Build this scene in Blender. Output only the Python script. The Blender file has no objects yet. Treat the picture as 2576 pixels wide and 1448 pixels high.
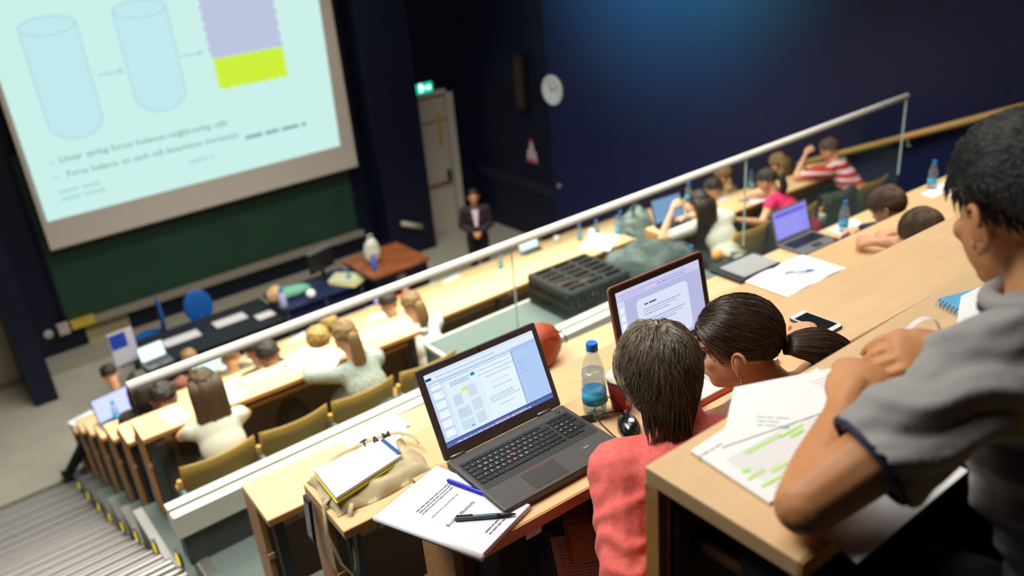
import bpy, bmesh, math, random
import numpy as np
from mathutils import Vector, Matrix, noise as mnoise
random.seed(7); rng = np.random.default_rng(7)
SC = bpy.context.scene
COL = SC.collection

# ---------------------------------------------------------------- camera
def make_camera():
    right = Vector((0.780603, -0.619561, -0.082475)); up = Vector((0.319596, 0.282258, 0.904538)); back = Vector((-0.537137, -0.732444, 0.418341))
    cam = bpy.data.cameras.new('camera'); o = bpy.data.objects.new('camera', cam); COL.objects.link(o)
    m = Matrix((right, up, back)).transposed().to_4x4(); m.translation = (-0.8746, -1.5379, 1.2964)
    o.matrix_world = m
    cam.sensor_width = 36; cam.lens = 2129.37 / 2576 * 36
    cam.clip_start = 0.02; cam.clip_end = 100
    cam.dof.use_dof = True; cam.dof.focus_distance = 2.12; cam.dof.aperture_fstop = 2.0
    SC.camera = o
make_camera()

# ---------------------------------------------------------------- world, lights, exposure
w = bpy.data.worlds.new('hall_air'); SC.world = w; w.use_nodes = True
w.node_tree.nodes['Background'].inputs[0].default_value = (0.55, 0.62, 0.75, 1); w.node_tree.nodes['Background'].inputs[1].default_value = 0.03
def area(name, loc, size, power, col, target=None, spread=180):
    l = bpy.data.lights.new(name, 'AREA'); l.shape = 'RECTANGLE'; l.size, l.size_y = size; l.energy = power; l.color = col; l.spread = math.radians(spread)
    o = bpy.data.objects.new(name, l); COL.objects.link(o); o.location = loc
    if target is not None: o.rotation_euler = (Vector(target) - Vector(loc)).to_track_quat('-Z', 'Y').to_euler()
    return o
WARM = (1.0, 0.965, 0.90)
area('ceiling_light_upper_rows', (2.6, 0.8, 3.2), (4.5, 1.6), 76, WARM, spread=130)
area('ceiling_light_side_rows', (4.9, 1.1, 3.2), (2.8, 1.6), 75, WARM, spread=130)
area('ceiling_light_lower_rows', (2.8, 4.8, 1.7), (6.0, 3.0), 450, WARM, spread=125)
area('ceiling_light_aisle', (-0.9, 2.2, 2.8), (1.2, 2.0), 60, WARM, spread=130)
area('ceiling_light_stair_top', (-0.9, 0.9, 3.2), (1.6, 1.4), 84, WARM, spread=140)
area('ceiling_light_podium', (3.2, 8.2, 1.9), (6.0, 0.8), 215, (1.0, 0.97, 0.93), spread=160)
sp = bpy.data.lights.new('projector_spill_light', 'SPOT'); sp.energy = 6000; sp.color = (0.10, 0.95, 0.62); sp.spot_size = math.radians(72); sp.spot_blend = 0.9; sp.shadow_soft_size = 0.3
so = bpy.data.objects.new('projector_spill_light', sp); COL.objects.link(so); so.location = (4.2, 6.8, 2.8)
so.rotation_euler = (Vector((8.3, 6.9, 1.6)) - Vector(so.location)).to_track_quat('-Z', 'Y').to_euler()
SC.view_settings.view_transform = 'Standard'; SC.view_settings.look = 'None'; SC.view_settings.gamma = 1.0
SC.view_settings.use_curve_mapping = False; SC.view_settings.exposure = 0.0
SC.cycles.use_denoising = True
SC.cycles.max_bounces = 6; SC.cycles.transparent_max_bounces = 12; SC.cycles.transmission_bounces = 6; SC.cycles.glossy_bounces = 3
SC.cycles.caustics_reflective = False; SC.cycles.caustics_refractive = False; SC.cycles.sample_clamp_indirect = 4

# ---------------------------------------------------------------- materials
def lin(c):
    return tuple((v / 255 / 12.92) if v / 255 <= 0.04045 else ((v / 255 + 0.055) / 1.055) ** 2.4 for v in c)
MATS = {}
def M(name, rgb=(128, 128, 128), rough=0.5, metal=0.0, spec=0.5, var=None, bump=None, stretch=(1, 1, 1), emis=0.0, coat=0.0, tone=None, trans=0.0, sheen=0.0):
    """rgb in sRGB 0-255; var=(scale, rgb2, detail) blends a second tone by noise; bump=(scale, strength)"""
    if name in MATS: return MATS[name]
    m = bpy.data.materials.new(name); m.use_nodes = True; MATS[name] = m
    nt = m.node_tree; b = nt.nodes['Principled BSDF']; c = lin(rgb) + (1,)
    b.inputs['Base Color'].default_value = c; b.inputs['Roughness'].default_value = rough; b.inputs['Metallic'].default_value = metal
    b.inputs['Specular IOR Level'].default_value = spec; b.inputs['Coat Weight'].default_value = coat; b.inputs['Coat Roughness'].default_value = 0.1
    b.inputs['Transmission Weight'].default_value = trans; b.inputs['Sheen Weight'].default_value = sheen
    if emis: b.inputs['Emission Color'].default_value = c; b.inputs['Emission Strength'].default_value = emis
    if var or bump:
        tc = nt.nodes.new('ShaderNodeTexCoord'); mp = nt.nodes.new('ShaderNodeMapping'); mp.inputs['Scale'].default_value = stretch
        nt.links.new(tc.outputs['Object'], mp.inputs[0])
    if var:
        n = nt.nodes.new('ShaderNodeTexNoise'); n.inputs['Scale'].default_value = var[0]; n.inputs['Detail'].default_value = var[2] if len(var) > 2 else 3
        nt.links.new(mp.outputs[0], n.inputs['Vector'])
        r = nt.nodes.new('ShaderNodeValToRGB'); r.color_ramp.elements[0].position = 0.34; r.color_ramp.elements[1].position = 0.66
        r.color_ramp.elements[0].color = c; r.color_ramp.elements[1].color = lin(var[1]) + (1,)
        nt.links.new(n.outputs['Fac'], r.inputs[0]); nt.links.new(r.outputs[0], b.inputs['Base Color'])
        if emis: nt.links.new(r.outputs[0], b.inputs['Emission Color'])
    if tone:
        a = nt.nodes.new('ShaderNodeAttribute'); a.attribute_name = 'tone'
        r = nt.nodes.new('ShaderNodeValToRGB'); r.color_ramp.elements[0].color = c; r.color_ramp.elements[1].color = lin(tone) + (1,)
        nt.links.new(a.outputs['Fac'], r.inputs[0]); nt.links.new(r.outputs[0], b.inputs['Base Color'])
    if bump:
        n2 = nt.nodes.new('ShaderNodeTexNoise'); n2.inputs['Scale'].default_value = bump[0]; n2.inputs['Detail'].default_value = 4
        nt.links.new(mp.outputs[0], n2.inputs['Vector'])
        bp = nt.nodes.new('ShaderNodeBump'); bp.inputs['Strength'].default_value = bump[1]; bp.inputs['Distance'].default_value = 0.01
        nt.links.new(n2.outputs['Fac'], bp.inputs['Height']); nt.links.new(bp.outputs[0], b.inputs['Normal'])
    return m
def glow(name, rgb, strength=1.0):
    if name in MATS: return MATS[name]
    m = bpy.data.materials.new(name); m.use_nodes = True; MATS[name] = m; nt = m.node_tree
    nt.nodes.remove(nt.nodes['Principled BSDF']); e = nt.nodes.new('ShaderNodeEmission')
    e.inputs[0].default_value = lin(rgb) + (1,); e.inputs[1].default_value = strength
    nt.links.new(e.outputs[0], nt.nodes['Material Output'].inputs[0]); return m
def clear(name, rgb=None, gloss=0.08, rough=0.02, milk=0.0):
    if name in MATS: return MATS[name]
    m = bpy.data.materials.new(name); m.use_nodes = True; MATS[name] = m; nt = m.node_tree
    nt.nodes.remove(nt.nodes['Principled BSDF'])
    t = nt.nodes.new('ShaderNodeBsdfTransparent'); t.inputs[0].default_value = lin(rgb) + (1,)
    g = nt.nodes.new('ShaderNodeBsdfGlossy'); g.inputs['Roughness'].default_value = rough
    lw = nt.nodes.new('ShaderNodeLayerWeight'); lw.inputs[0].default_value = 0.12
    mul = nt.nodes.new('ShaderNodeMath'); mul.operation = 'MULTIPLY_ADD'; mul.inputs[1].default_value = 0.5; mul.inputs[2].default_value = gloss
    mx = nt.nodes.new('ShaderNodeMixShader')
    nt.links.new(lw.outputs['Facing'], mul.inputs[0]); nt.links.new(mul.outputs[0], mx.inputs[0]); nt.links.new(t.outputs[0], mx.inputs[1]); nt.links.new(g.outputs[0], mx.inputs[2])
    if milk:
        df = nt.nodes.new('ShaderNodeBsdfTranslucent'); df.inputs[0].default_value = (.95, .97, 1, 1); d2 = nt.nodes.new('ShaderNodeBsdfDiffuse'); d2.inputs[0].default_value = (.95, .97, 1, 1)
        ad = nt.nodes.new('ShaderNodeMixShader'); ad.inputs[0].default_value = .5; nt.links.new(df.outputs[0], ad.inputs[1]); nt.links.new(d2.outputs[0], ad.inputs[2])
        m3 = nt.nodes.new('ShaderNodeMixShader'); m3.inputs[0].default_value = milk; nt.links.new(mx.outputs[0], m3.inputs[1]); nt.links.new(ad.outputs[0], m3.inputs[2]); mx = m3
    nt.links.new(mx.outputs[0], nt.nodes['Material Output'].inputs[0]); return m

BEECH = M('beech_laminate', (222, 186, 138), 0.42, var=(7, (217, 179, 130), 4), stretch=(0.5, 5, 5), spec=0.4)
BEECHED = M('beech_edge', (205, 150, 88), 0.45, var=(9, (190, 136, 78), 3), stretch=(0.5, 6, 6))
BROWN = M('brown_panel', (122, 88, 58), 0.5, var=(6, (108, 76, 48), 4), stretch=(0.6, 5, 5))
PLY = M('seat_plywood', (186, 146, 70), 0.4, var=(6, (172, 132, 58), 4), stretch=(0.6, 1, 5))
STEEL = M('brushed_steel', (196, 194, 186), 0.35, metal=0.85)
STEELW = M('pale_aluminium', (226, 222, 210), 0.42, metal=0.35)
DARKST = M('dark_grey_steel', (58, 60, 62), 0.45, metal=0.3)
CASTGR = M('cast_grey_bracket', (140, 146, 140), 0.4, metal=0.6)
CARPET = M('green_grey_carpet', (112, 124, 118), 0.95, var=(60, (102, 114, 108), 3), bump=(300, 0.3), spec=0.1)
NAVY = M('navy_wall_paint', (15, 24, 64), 0.5, spec=0.35)
NAVYD = M('dark_navy_panel', (16, 20, 40), 0.45, spec=0.3)
BLACK = M('black_plastic', (20, 20, 21), 0.42)
PAPER = M('white_paper', (244, 244, 244), 0.7, spec=0.2)
PAPERB = M('bluish_paper', (222, 232, 240), 0.7, spec=0.2)
INK = M('grey_print', (120, 120, 128), 0.8, spec=0.1)

# ---------------------------------------------------------------- mesh helpers
class MB:
    def __init__(s): s.v = []; s.f = []
    def add(s, vs, fs):
        o = len(s.v); s.v.extend([tuple(map(float, p)) for p in vs]); s.f.extend([tuple(i + o for i in q) for q in fs]); return s
    def box(s, c, d, rot=None, taper=1.0):
        x, y, z = d[0] / 2, d[1] / 2, d[2] / 2; t = taper
        vs = [(-x, -y, -z), (x, -y, -z), (x, y, -z), (-x, y, -z), (-x * t, -y * t, z), (x * t, -y * t, z), (x * t, y * t, z), (-x * t, y * t, z)]
        if rot is not None: vs = [rot @ Vector(p) for p in vs]
        return s.add([(p[0] + c[0], p[1] + c[1], p[2] + c[2]) for p in vs], [(0, 3, 2, 1), (4, 5, 6, 7), (0, 1, 5, 4), (1, 2, 6, 5), (2, 3, 7, 6), (3, 0, 4, 7)])
    def b2(s, lo, hi):
        return s.box([(a + b) / 2 for a, b in zip(lo, hi)], [b - a for a, b in zip(lo, hi)])
    def prism(s, pts, z0, z1):
        n = len(pts); vs = [(x, y, z0) for x, y in pts] + [(x, y, z1) for x, y in pts]
        fs = [tuple(reversed(range(n))), tuple(range(n, 2 * n))] + [(i, (i + 1) % n, n + (i + 1) % n, n + i) for i in range(n)]
        return s.add(vs, fs)
    def rbox(s, c, d, r=0.005, n=4, ch=0.0):
        x, y, z = d[0] / 2, d[1] / 2, d[2] / 2; r = min(r, x * .99, y * .99)
        def ring(k):
            out = []
            for (sx, sy, a0) in ((1, 1, 0), (-1, 1, 90), (-1, -1, 180), (1, -1, 270)):
                for i in range(n + 1):
                    a = math.radians(a0 + 90 * i / n); out.append((c[0] + sx * (x - r) + (r - k) * math.cos(a), c[1] + sy * (y - r) + (r - k) * math.sin(a)))
            return out
        if ch <= 0: return s.prism(ring(0), c[2] - z, c[2] + z)
        lv = [(c[2] - z, ch), (c[2] - z + ch, 0), (c[2] + z - ch, 0), (c[2] + z, ch)]
        vs = []; m = 4 * (n + 1)
        for zz, k in lv: vs += [(px, py, zz) for px, py in ring(k)]
        fs = [tuple(reversed(range(m))), tuple(range(3 * m, 4 * m))]
        for L in range(3): fs += [(L * m + i, L * m + (i + 1) % m, (L + 1) * m + (i + 1) % m, (L + 1) * m + i) for i in range(m)]
        return s.add(vs, fs)
    def lathe(s, prof, n=24, c=(0, 0, 0)):
        vs = []; fs = []; m = len(prof)
        for r, z in prof:
            for i in range(n):
                a = 2 * math.pi * i / n; vs.append((c[0] + r * math.cos(a), c[1] + r * math.sin(a), c[2] + z))
        for k in range(m - 1):
            for i in range(n): fs.append((k * n + i, k * n + (i + 1) % n, (k + 1) * n + (i + 1) % n, (k + 1) * n + i))
        if prof[0][0] > 1e-5: fs.append(tuple(reversed(range(n))))
        if prof[-1][0] > 1e-5: fs.append(tuple(range((m - 1) * n, m * n)))
        return s.add(vs, fs)
    def tube(s, pts, r, n=8, caps=True, flat=None):
        pts = [Vector(p) for p in pts]; k = len(pts); rr = [r] * k if np.isscalar(r) else list(r); vs = []; fs = []; prev = None
        for i, p in enumerate(pts):
            t = (pts[min(i + 1, k - 1)] - pts[max(i - 1, 0)]).normalized()
            if prev is None:
                a = Vector((0, 0, 1)) if abs(t.z) < 0.9 else Vector((1, 0, 0)); u = t.cross(a).normalized()
            else: u = (prev - t * prev.dot(t)).normalized()
            prev = u; v = t.cross(u)
            fl = 1.0 if flat is None else flat
            for j in range(n):
                a = 2 * math.pi * j / n; vs.append(p + u * (rr[i] * math.cos(a)) + v * (rr[i] * fl * math.sin(a)))
        for i in range(k - 1):
            for j in range(n): fs.append((i * n + j, i * n + (j + 1) % n, (i + 1) * n + (j + 1) % n, (i + 1) * n + j))
        if caps: fs.append(tuple(reversed(range(n)))); fs.append(tuple(range((k - 1) * n, k * n)))
        return s.add(vs, fs)
    def ell(s, c, rad, fr=None, nu=16, nv=10):
        vs = []; fs = []
        for j in range(nv + 1):
            th = math.pi * j / nv
            for i in range(nu):
                ph = 2 * math.pi * i / nu; p = Vector((rad[0] * math.sin(th) * math.cos(ph), rad[1] * math.sin(th) * math.sin(ph), rad[2] * math.cos(th)))
                if fr is not None: p = fr @ p
                vs.append((p.x + c[0], p.y + c[1], p.z + c[2]))
        for j in range(nv):
            for i in range(nu): fs.append((j * nu + i, (j + 1) * nu + i, (j + 1) * nu + (i + 1) % nu, j * nu + (i + 1) % nu))
        return s.add(vs, fs)
    def tcap(s, p0, r0, p1, r1, n=12):
        p0, p1 = Vector(p0), Vector(p1); t = (p1 - p0); L = t.length
        if L < 1e-6: return s.ell(p0, (r0,) * 3)
        t /= L; a = Vector((0, 0, 1)) if abs(t.z) < 0.9 else Vector((1, 0, 0)); u = t.cross(a).normalized(); v = t.cross(u)
        rings = [(-r0 * math.cos(q), r0 * math.sin(q)) for q in (0.15, 0.6, 1.1)] + [(0, r0), (L, r1)] + [(L + r1 * math.cos(q), r1 * math.sin(q)) for q in (1.1, 0.6, 0.15)]
        vs = []; fs = []
        for h, r in rings:
            for j in range(n): an = 2 * math.pi * j / n; vs.append(p0 + t * h + u * (r * math.cos(an)) + v * (r * math.sin(an)))
        k = len(rings)
        for i in range(k - 1):
            for j in range(n): fs.append((i * n + j, i * n + (j + 1) % n, (i + 1) * n + (j + 1) % n, (i + 1) * n + j))
        fs.append(tuple(reversed(range(n)))); fs.append(tuple(range((k - 1) * n, k * n))); return s.add(vs, fs)
    def mesh(s, name):
        me = bpy.data.meshes.new(name); me.from_pydata(s.v, [], s.f); me.update()
        bm = bmesh.new(); bm.from_mesh(me); bmesh.ops.recalc_face_normals(bm, faces=bm.faces); bm.to_mesh(me); bm.free(); return me
def obj(name, mb, mat, parent=None, smooth=False, loc=None, rot=None, bevel=0.0):
    me = mb.mesh(name) if isinstance(mb, MB) else mb
    o = bpy.data.objects.new(name, me); COL.objects.link(o)
    if mat is not None and not me.materials: me.materials.append(mat)
    if parent is not None: o.parent = parent
    if loc is not None: o.location = loc
    if rot is not None: o.rotation_euler = rot
    if smooth: me.polygons.foreach_set('use_smooth', [True] * len(me.polygons))
    if bevel:
        b = o.modifiers.new('bevel', 'BEVEL'); b.width = bevel; b.segments = 2; b.limit_method = 'ANGLE'
    return o
def tag(o, label, cat, group=None, kind=None):
    if label: o['label'] = label
    if cat: o['category'] = cat
    if group: o['group'] = group
    if kind: o['kind'] = kind
    return o
def thing(name, label, cat, loc=(0, 0, 0), rotz=0.0, group=None):
    o = bpy.data.objects.new(name, None); COL.objects.link(o); o.empty_display_size = 0.05
    o.location = loc; o.rotation_euler = (0, 0, rotz); return tag(o, label, cat, group)
def struct(name, mb, mat, parent=None, label=None, bevel=0):
    o = obj(name, mb, mat, parent, bevel=bevel); o['kind'] = 'structure'
    if label: o['label'] = label
    return o
def dup(root, loc, rotz, label=None, group=None):
    r = root.copy(); COL.objects.link(r); r.location = loc; r.rotation_euler = (0, 0, rotz)
    if label: r['label'] = label
    if group: r['group'] = group
    for ch in root.children:
        c = ch.copy(); COL.objects.link(c); c.parent = r
        for g in ch.children:
            d = g.copy(); COL.objects.link(d); d.parent = c
    return r
def txt(name, s, size, mat, parent, loc=(0, 0, 0), rot=(0, 0, 0), align='LEFT', shear=0.0, res=1, width=1.0, bold=0.0, ext=0.0):
    cu = bpy.data.curves.new(name, 'FONT'); cu.body = s; cu.size = size; cu.align_x = align; cu.shear = shear; cu.resolution_u = res; cu.offset = bold; cu.extrude = ext; cu.space_line = 1.1
    t = bpy.data.objects.new(name, cu); COL.objects.link(t)
    me = bpy.data.meshes.new_from_object(t); bpy.data.objects.remove(t); bpy.data.curves.remove(cu)
    me.name = name
    o = obj(name, me, mat, parent, loc=loc, rot=rot); o.scale = (width, 1, 1); return o
def quad(w, h, x=0, y=0, z=0):
    return MB().add([(x, y, z), (x + w, y, z), (x + w, y + h, z), (x, y + h, z)], [(0, 1, 2, 3)])
def yaw_at(o, a): o.rotation_euler.z = a; return o

# ================================================================ the hall
ROWYAW = -0.045
FZ = -4.6
XR = 8.3
struct('floor', MB().b2((-5, 8.6, FZ - .1), (9.5, 13.2, FZ)), M('pale_vinyl_floor', (176, 170, 152), 0.45, var=(3, (168, 162, 146), 3)))
# upper tiers (seating floors), high to low
UP = dict(Y=(-2.35, 0.952), Z=(-1.06, 0.476), A=(-0.284, 0.0), B=(0.54, -0.478), C=(1.36, -0.937))
LOW = dict(D=(3.78, -1.745), E=(4.47, -2.13), F=(5.22, -2.47), G=(5.97, -2.82), H=(6.72, -3.15), I=(7.5, -3.5), J=(8.25, -3.87))
XT = -0.235
tiers = [(-3.2, -1.56, 0.22), (-1.56, -0.76, -0.254), (-0.76, 0.05, -0.73), (0.05, 0.87, -1.208), (0.87, 2.4, -1.667), (2.4, 4.15, -2.475), (4.15, 4.85, -2.86), (4.85, 5.6, -3.2), (5.6, 6.35, -3.55), (6.35, 7.12, -3.88), (7.12, 7.88, -4.23), (7.88, 8.62, FZ + .05)]
for y0, y1, z in tiers:
    t = struct('floor_tier', MB().b2((XT, y0, -4.75), (XR, y1, z)), CARPET)
    if y0 > 2: obj('nosing', MB().b2((XT - .012, y0 + .02, z - .035), (XT + .05, y1, z + .006)), STEEL, t)
    if y0 > 0.8 and y0 < 2: obj('nosing', MB().b2((XT - .012, y0, z - .05), (XT + .04, y1, z + .008)), STEEL, t)
    if y0 > 0.8: obj('end_fascia', MB().b2((XT - .012, y0 + .01, z - .6), (XT, y1, z - .05)), M('fascia_grey', (92, 96, 94), 0.5, metal=.2), t)
# aisle stair with ribbed treads
TREAD = M('tread_dark_rubber', (40, 42, 38), 0.6)
RIB = M('tread_rib_metal', (200, 196, 190), 0.4, metal=0.2)
rib_me = None
NS = 20; RUN = .335; STAIRZ = lambda y: float(np.interp(y, [1.5, 2.74, 3.524, 4.307, 5.017, 5.765, 6.482, 7.261, 7.962, 8.4], [-1.40, -1.963, -2.391, -2.793, -3.141, -3.499, -3.809, -4.115, -4.37, -4.47]) - .13)
for k in range(NS):
    y0 = 1.75 + k * RUN; z = max(FZ + .004, STAIRZ(y0 + RUN * .5))
    s = struct('stair_step', MB().b2((-2.2, y0, -4.75), (XT - .014, y0 + RUN, z)), TREAD)
    for j in range(6):
        if rib_me is None:
            rib_me = MB().b2((-2.2, 0, 0), (XT - .02, 0.026, 0.006)).mesh('tread_rib'); rib_me.materials.append(RIB)
        r = obj('tread_rib', rib_me, None, s, loc=(0, y0 + .006 + j * (RUN / 6), z))
# step lights
lens = glow('step_light_lens', (255, 225, 20), 1.1)
SL = [(2.74, -1.963), (3.524, -2.391), (4.307, -2.793), (5.017, -3.141), (5.765, -3.499), (6.482, -3.809), (7.261, -4.115), (7.962, -4.37)]
ordn = ['nearest', 'second nearest', 'third nearest', 'fourth nearest', 'fifth nearest', 'third from the bottom of', 'second from the bottom of', 'lowest']
me_h = me_l = None
for i, (y, z) in enumerate(SL):
    nm = ordn[i]
    lab = f'yellow oval step light beside the aisle stair, {nm} to the camera' if i < 5 else f'yellow oval step light, {nm} the row beside the aisle stair'
    if i == 7: lab = 'yellow oval step light beside the aisle stair, lowest of the row'
    t = thing('step_light', lab, 'light', (XT - .012, y, z), 0, 'step lights along the aisle stair')
    if me_h is None:
        fr = Matrix.Rotation(math.radians(90), 3, 'Y')
        h = MB(); h.lathe([(0.058, 0), (0.058, 0.012), (0.05, 0.016), (0.04, 0.016)], 20); h.v = [(-p[2], p[1] * .85, p[0] * 1.15) for p in h.v]; me_h = h.mesh('housing'); me_h.materials.append(DARKST)
        l = MB(); l.lathe([(0.05, 0.012), (0.035, 0.02), (0.0, 0.023)], 20); l.v = [(-p[2], p[1] * .85, p[0] * 1.15) for p in l.v]; me_l = l.mesh('lens'); me_l.materials.append(lens)
    obj('housing', me_h, None, t); obj('lens', me_l, None, t, smooth=True)

# walls
struct('wall_front', MB().b2((-0.1, 11.95, FZ), (7.05, 12.15, 3.6)), NAVYD)
struct('wall_front_side', MB().b2((7.05, 12.0, FZ), (XR + .4, 12.2, 3.6)), NAVYD)
struct('wall_left_lobby', MB().b2((-5, 11.7, FZ), (-0.2, 11.9, 3.6)), M('cream_lobby_wall', (158, 146, 122), 0.7))
struct('baseboard_lobby', MB().b2((-5, 11.68, FZ), (-0.2, 11.7, FZ + .1)), M('grey_baseboard', (120, 112, 98), 0.6))
struct('pillar_left', MB().b2((-0.24, 10.75, FZ), (0.06, 11.95, 3.6)), NAVYD)
struct('pillar_right', MB().b2((5.95, 11.35, FZ), (6.9, 11.95, 3.6)), NAVYD)
struct('trim_1', MB().b2((0.06, 11.55, FZ), (5.95, 11.95, FZ + .14)), M('podium_plinth', (150, 142, 124), 0.6))
struct('wall_right', MB().b2((XR, -3.2, FZ), (XR + .2, 9.45, 3.6)), NAVY)
struct('wall_right_front', MB().b2((XR + .12, 9.45, FZ), (XR + .4, 12.2, 3.6)), NAVYD)
seam = M('navy_seam', (15, 21, 46), 0.5)
for y in (8.0, 6.55, 5.1, 3.65, 2.2):
    obj('panel_joint', MB().b2((XR - .004, y, FZ), (XR, y + .012, 3.6)), seam, bpy.data.objects['wall_right'])
struct('wall_left', MB().b2((-2.6, -3.2, FZ), (-2.4, 8.2, 3.6)), NAVYD)
struct('wall_rear', MB().b2((-2.6, -3.4, FZ), (XR + .2, -3.2, 3.6)), NAVYD)
struct('ceiling', MB().b2((-5, -3.4, 3.6), (9.5, 13.2, 3.7)), M('dark_ceiling', (26, 28, 34), 0.8))
struct('wall_lobby_side', MB().b2((-5.1, 8.0, FZ), (-5, 13, 3.6)), MATS['cream_lobby_wall'])
# door in the front wall
d = struct('door_1', MB().b2((7.06, 11.96, FZ), (7.83, 12.0, -2.45)), M('cream_door', (192, 180, 162), 0.5))
obj('transom_panel', MB().b2((7.06, 11.965, -2.42), (7.83, 12.0, -1.93)), MATS['cream_door'], d)
obj('door_frame', MB().b2((7.86, 11.9, FZ), (8.0, 12.0, -1.86)).b2((7.0, 11.9, -1.93), (8.0, 12.0, -1.86)), M('pale_door_frame', (196, 188, 172), 0.5), d)
obj('push_bar', MB().tube([(7.1, 11.9, -3.62), (7.76, 11.9, -3.62)], .022), M('red_push_bar', (150, 84, 72), 0.5), d, True)
obj('lock_box', MB().rbox((7.74, 11.92, -3.5), (.07, .06, .2), .01), M('lock_dark', (60, 52, 40), .5), d)
obj('notice_strip', MB().b2((7.62, 11.955, -2.95), (7.72, 11.96, -2.3)), M('faded_yellow', (176, 160, 96), .7), d)
# exit sign
t = thing('exit_sign', 'green glowing emergency exit sign above the cream door', 'sign', (7.38, 11.9, -1.86))
obj('sign_box', MB().rbox((0, 0, .11), (.36, .07, .2), .01), M('sign_shell', (40, 60, 55), .5), t)
obj('lit_panel', MB().b2((-.17, -.042, .02), (.17, -.036, .2)), glow('exit_green', (20, 190, 150), 1.6), t)
p = MB().box((-.08, -.045, .11), (.05, .004, .12)).ell((-.08, -.045, .185), (.02, .004, .02)).box((-.04, -.045, .13), (.08, .004, .02), Matrix.Rotation(.5, 3, 'Y'))
p.box((.06, -.045, .11), (.1, .004, .03)).box((.11, -.045, .11), (.03, .004, .07))
obj('running_figure', p, glow('exit_white', (235, 255, 250), 2.0), t)
# things on the right wall
t = thing('wall_clock', 'round white wall clock on the navy side wall', 'clock', (XR, 9.3, -1.68))
r90 = (0, math.radians(-90), 0)
obj('case', MB().lathe([(.25, 0), (.25, .04), (.235, .055), (.225, .05)], 32), M('clock_rim', (214, 220, 220), .4), t, True, rot=r90)
obj('dial', MB().lathe([(0, .048), (.228, .048)], 32), M('clock_dial', (206, 212, 210), .5), t, rot=r90)
for i in range(12):
    a = i * math.pi / 6; obj('hour_mark', MB().box((-.05, math.sin(a) * .19, math.cos(a) * .19), (.004, .012, .035), Matrix.Rotation(-a, 3, 'X')), INK, t)
obj('hand', MB().box((-.053, .02, .05), (.003, .012, .13), Matrix.Rotation(-.4, 3, 'X')), BLACK, t)
obj('hand', MB().box((-.055, -.06, .02), (.003, .01, .18), Matrix.Rotation(1.25, 3, 'X')), BLACK, t)
t = thing('column_speaker', 'tall narrow dark brown column loudspeaker on the side wall', 'speaker', (XR + .12, 10.2, -2.1))
obj('cabinet', MB().rbox((-.08, 0, .45), (.14, .22, .92), .02), M('speaker_brown', (38, 28, 20), .5), t)
obj('grille', MB().b2((-.157, -.09, .05), (-.15, .09, .86)), M('grille_brown', (48, 36, 24), .8, bump=(200, .6)), t)
t = thing('warning_notice', 'small white and red notice on the dark side wall', 'notice', (XR + .12, 10.15, -2.95))
obj('plate', MB().add([(-.006, -.16, -.16), (-.006, .16, -.16), (-.006, .12, .06), (-.006, -.12, .06)], [(0, 1, 2, 3)]).add([(-.006, -.08, .06), (-.006, .08, .06), (-.006, .03, .27), (-.006, -.03, .27)], [(0, 1, 2, 3)]), M('notice_white', (196, 176, 180), .6), t)
for q in (((-.009, -.15, -.15), (-.007, .15, -.1)), ((-.009, -.03, .2), (-.007, .03, .28))): obj('red_edge', MB().b2(*q), M('notice_red', (190, 60, 60), .6), t)
tag(obj('wall_sensor', MB().lathe([(.05, 0), (.05, .03), (.02, .06), (0, .06)], 16), M('knob_grey', (120, 112, 112), .4), None, True, (XR, 9.28, -3.35), r90), 'small grey round sensor on the side wall below the clock', 'sensor')
pf = thing('perforated_strip', 'dotted perforated metal strip running along the side wall', 'grille', (XR + .11, 9.6, -3.52))
obj('backing', MB().b2((-.012, -.1, -.17), (0, 2.35, .12)), NAVYD, pf)
dots = MB()
for i in range(26):
    for j in range(2): dots.box((-.014, i * .09, -.1 + j * .09 + i * .0022), (.004, .045, .05))
obj('perforation', dots, M('perforation_grey', (46, 46, 60), .6), pf)['kind'] = 'stuff'
# podium stand lamp piece by the right pillar
t = thing('wall_bracket_lamp', 'short pale tilted lamp on the pillar beside the door', 'lamp', (6.35, 11.34, -4.02))
obj('arm', MB().tube([(0, 0, 0), (0, -.08, .05)], .02), DARKST, t)
obj('shade', MB().tube([(-.2, -.12, .14), (.2, -.12, -.04)], [.05, .055], 10), M('lamp_pale', (176, 170, 150), .5), t, True)
# wooden handrail along the right wall
hr = thing('wooden_handrail', 'beech handrail sloping down along the navy side wall', 'handrail', (XR - .1, 2.0, -1.02))
obj('rail', MB().tube([(0, -.02, .01), (0, 1.0, -.42), (0, 2.1, -.88), (0, 2.5, -1.05)], .04, 12), M('handrail_beech', (205, 160, 88), .4), hr, True)
for y in (0.18, 1.12, 2.1):
    b = obj('bracket', MB().tube([(0, 0, -.03), (0, 0, -.09), (.09, 0, -.1)], .014).lathe([(.035, 0), (.035, .01)], 12, (0.04, 0, -.12)), STEEL, hr, True, loc=(0, y, -y * .42))

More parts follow.
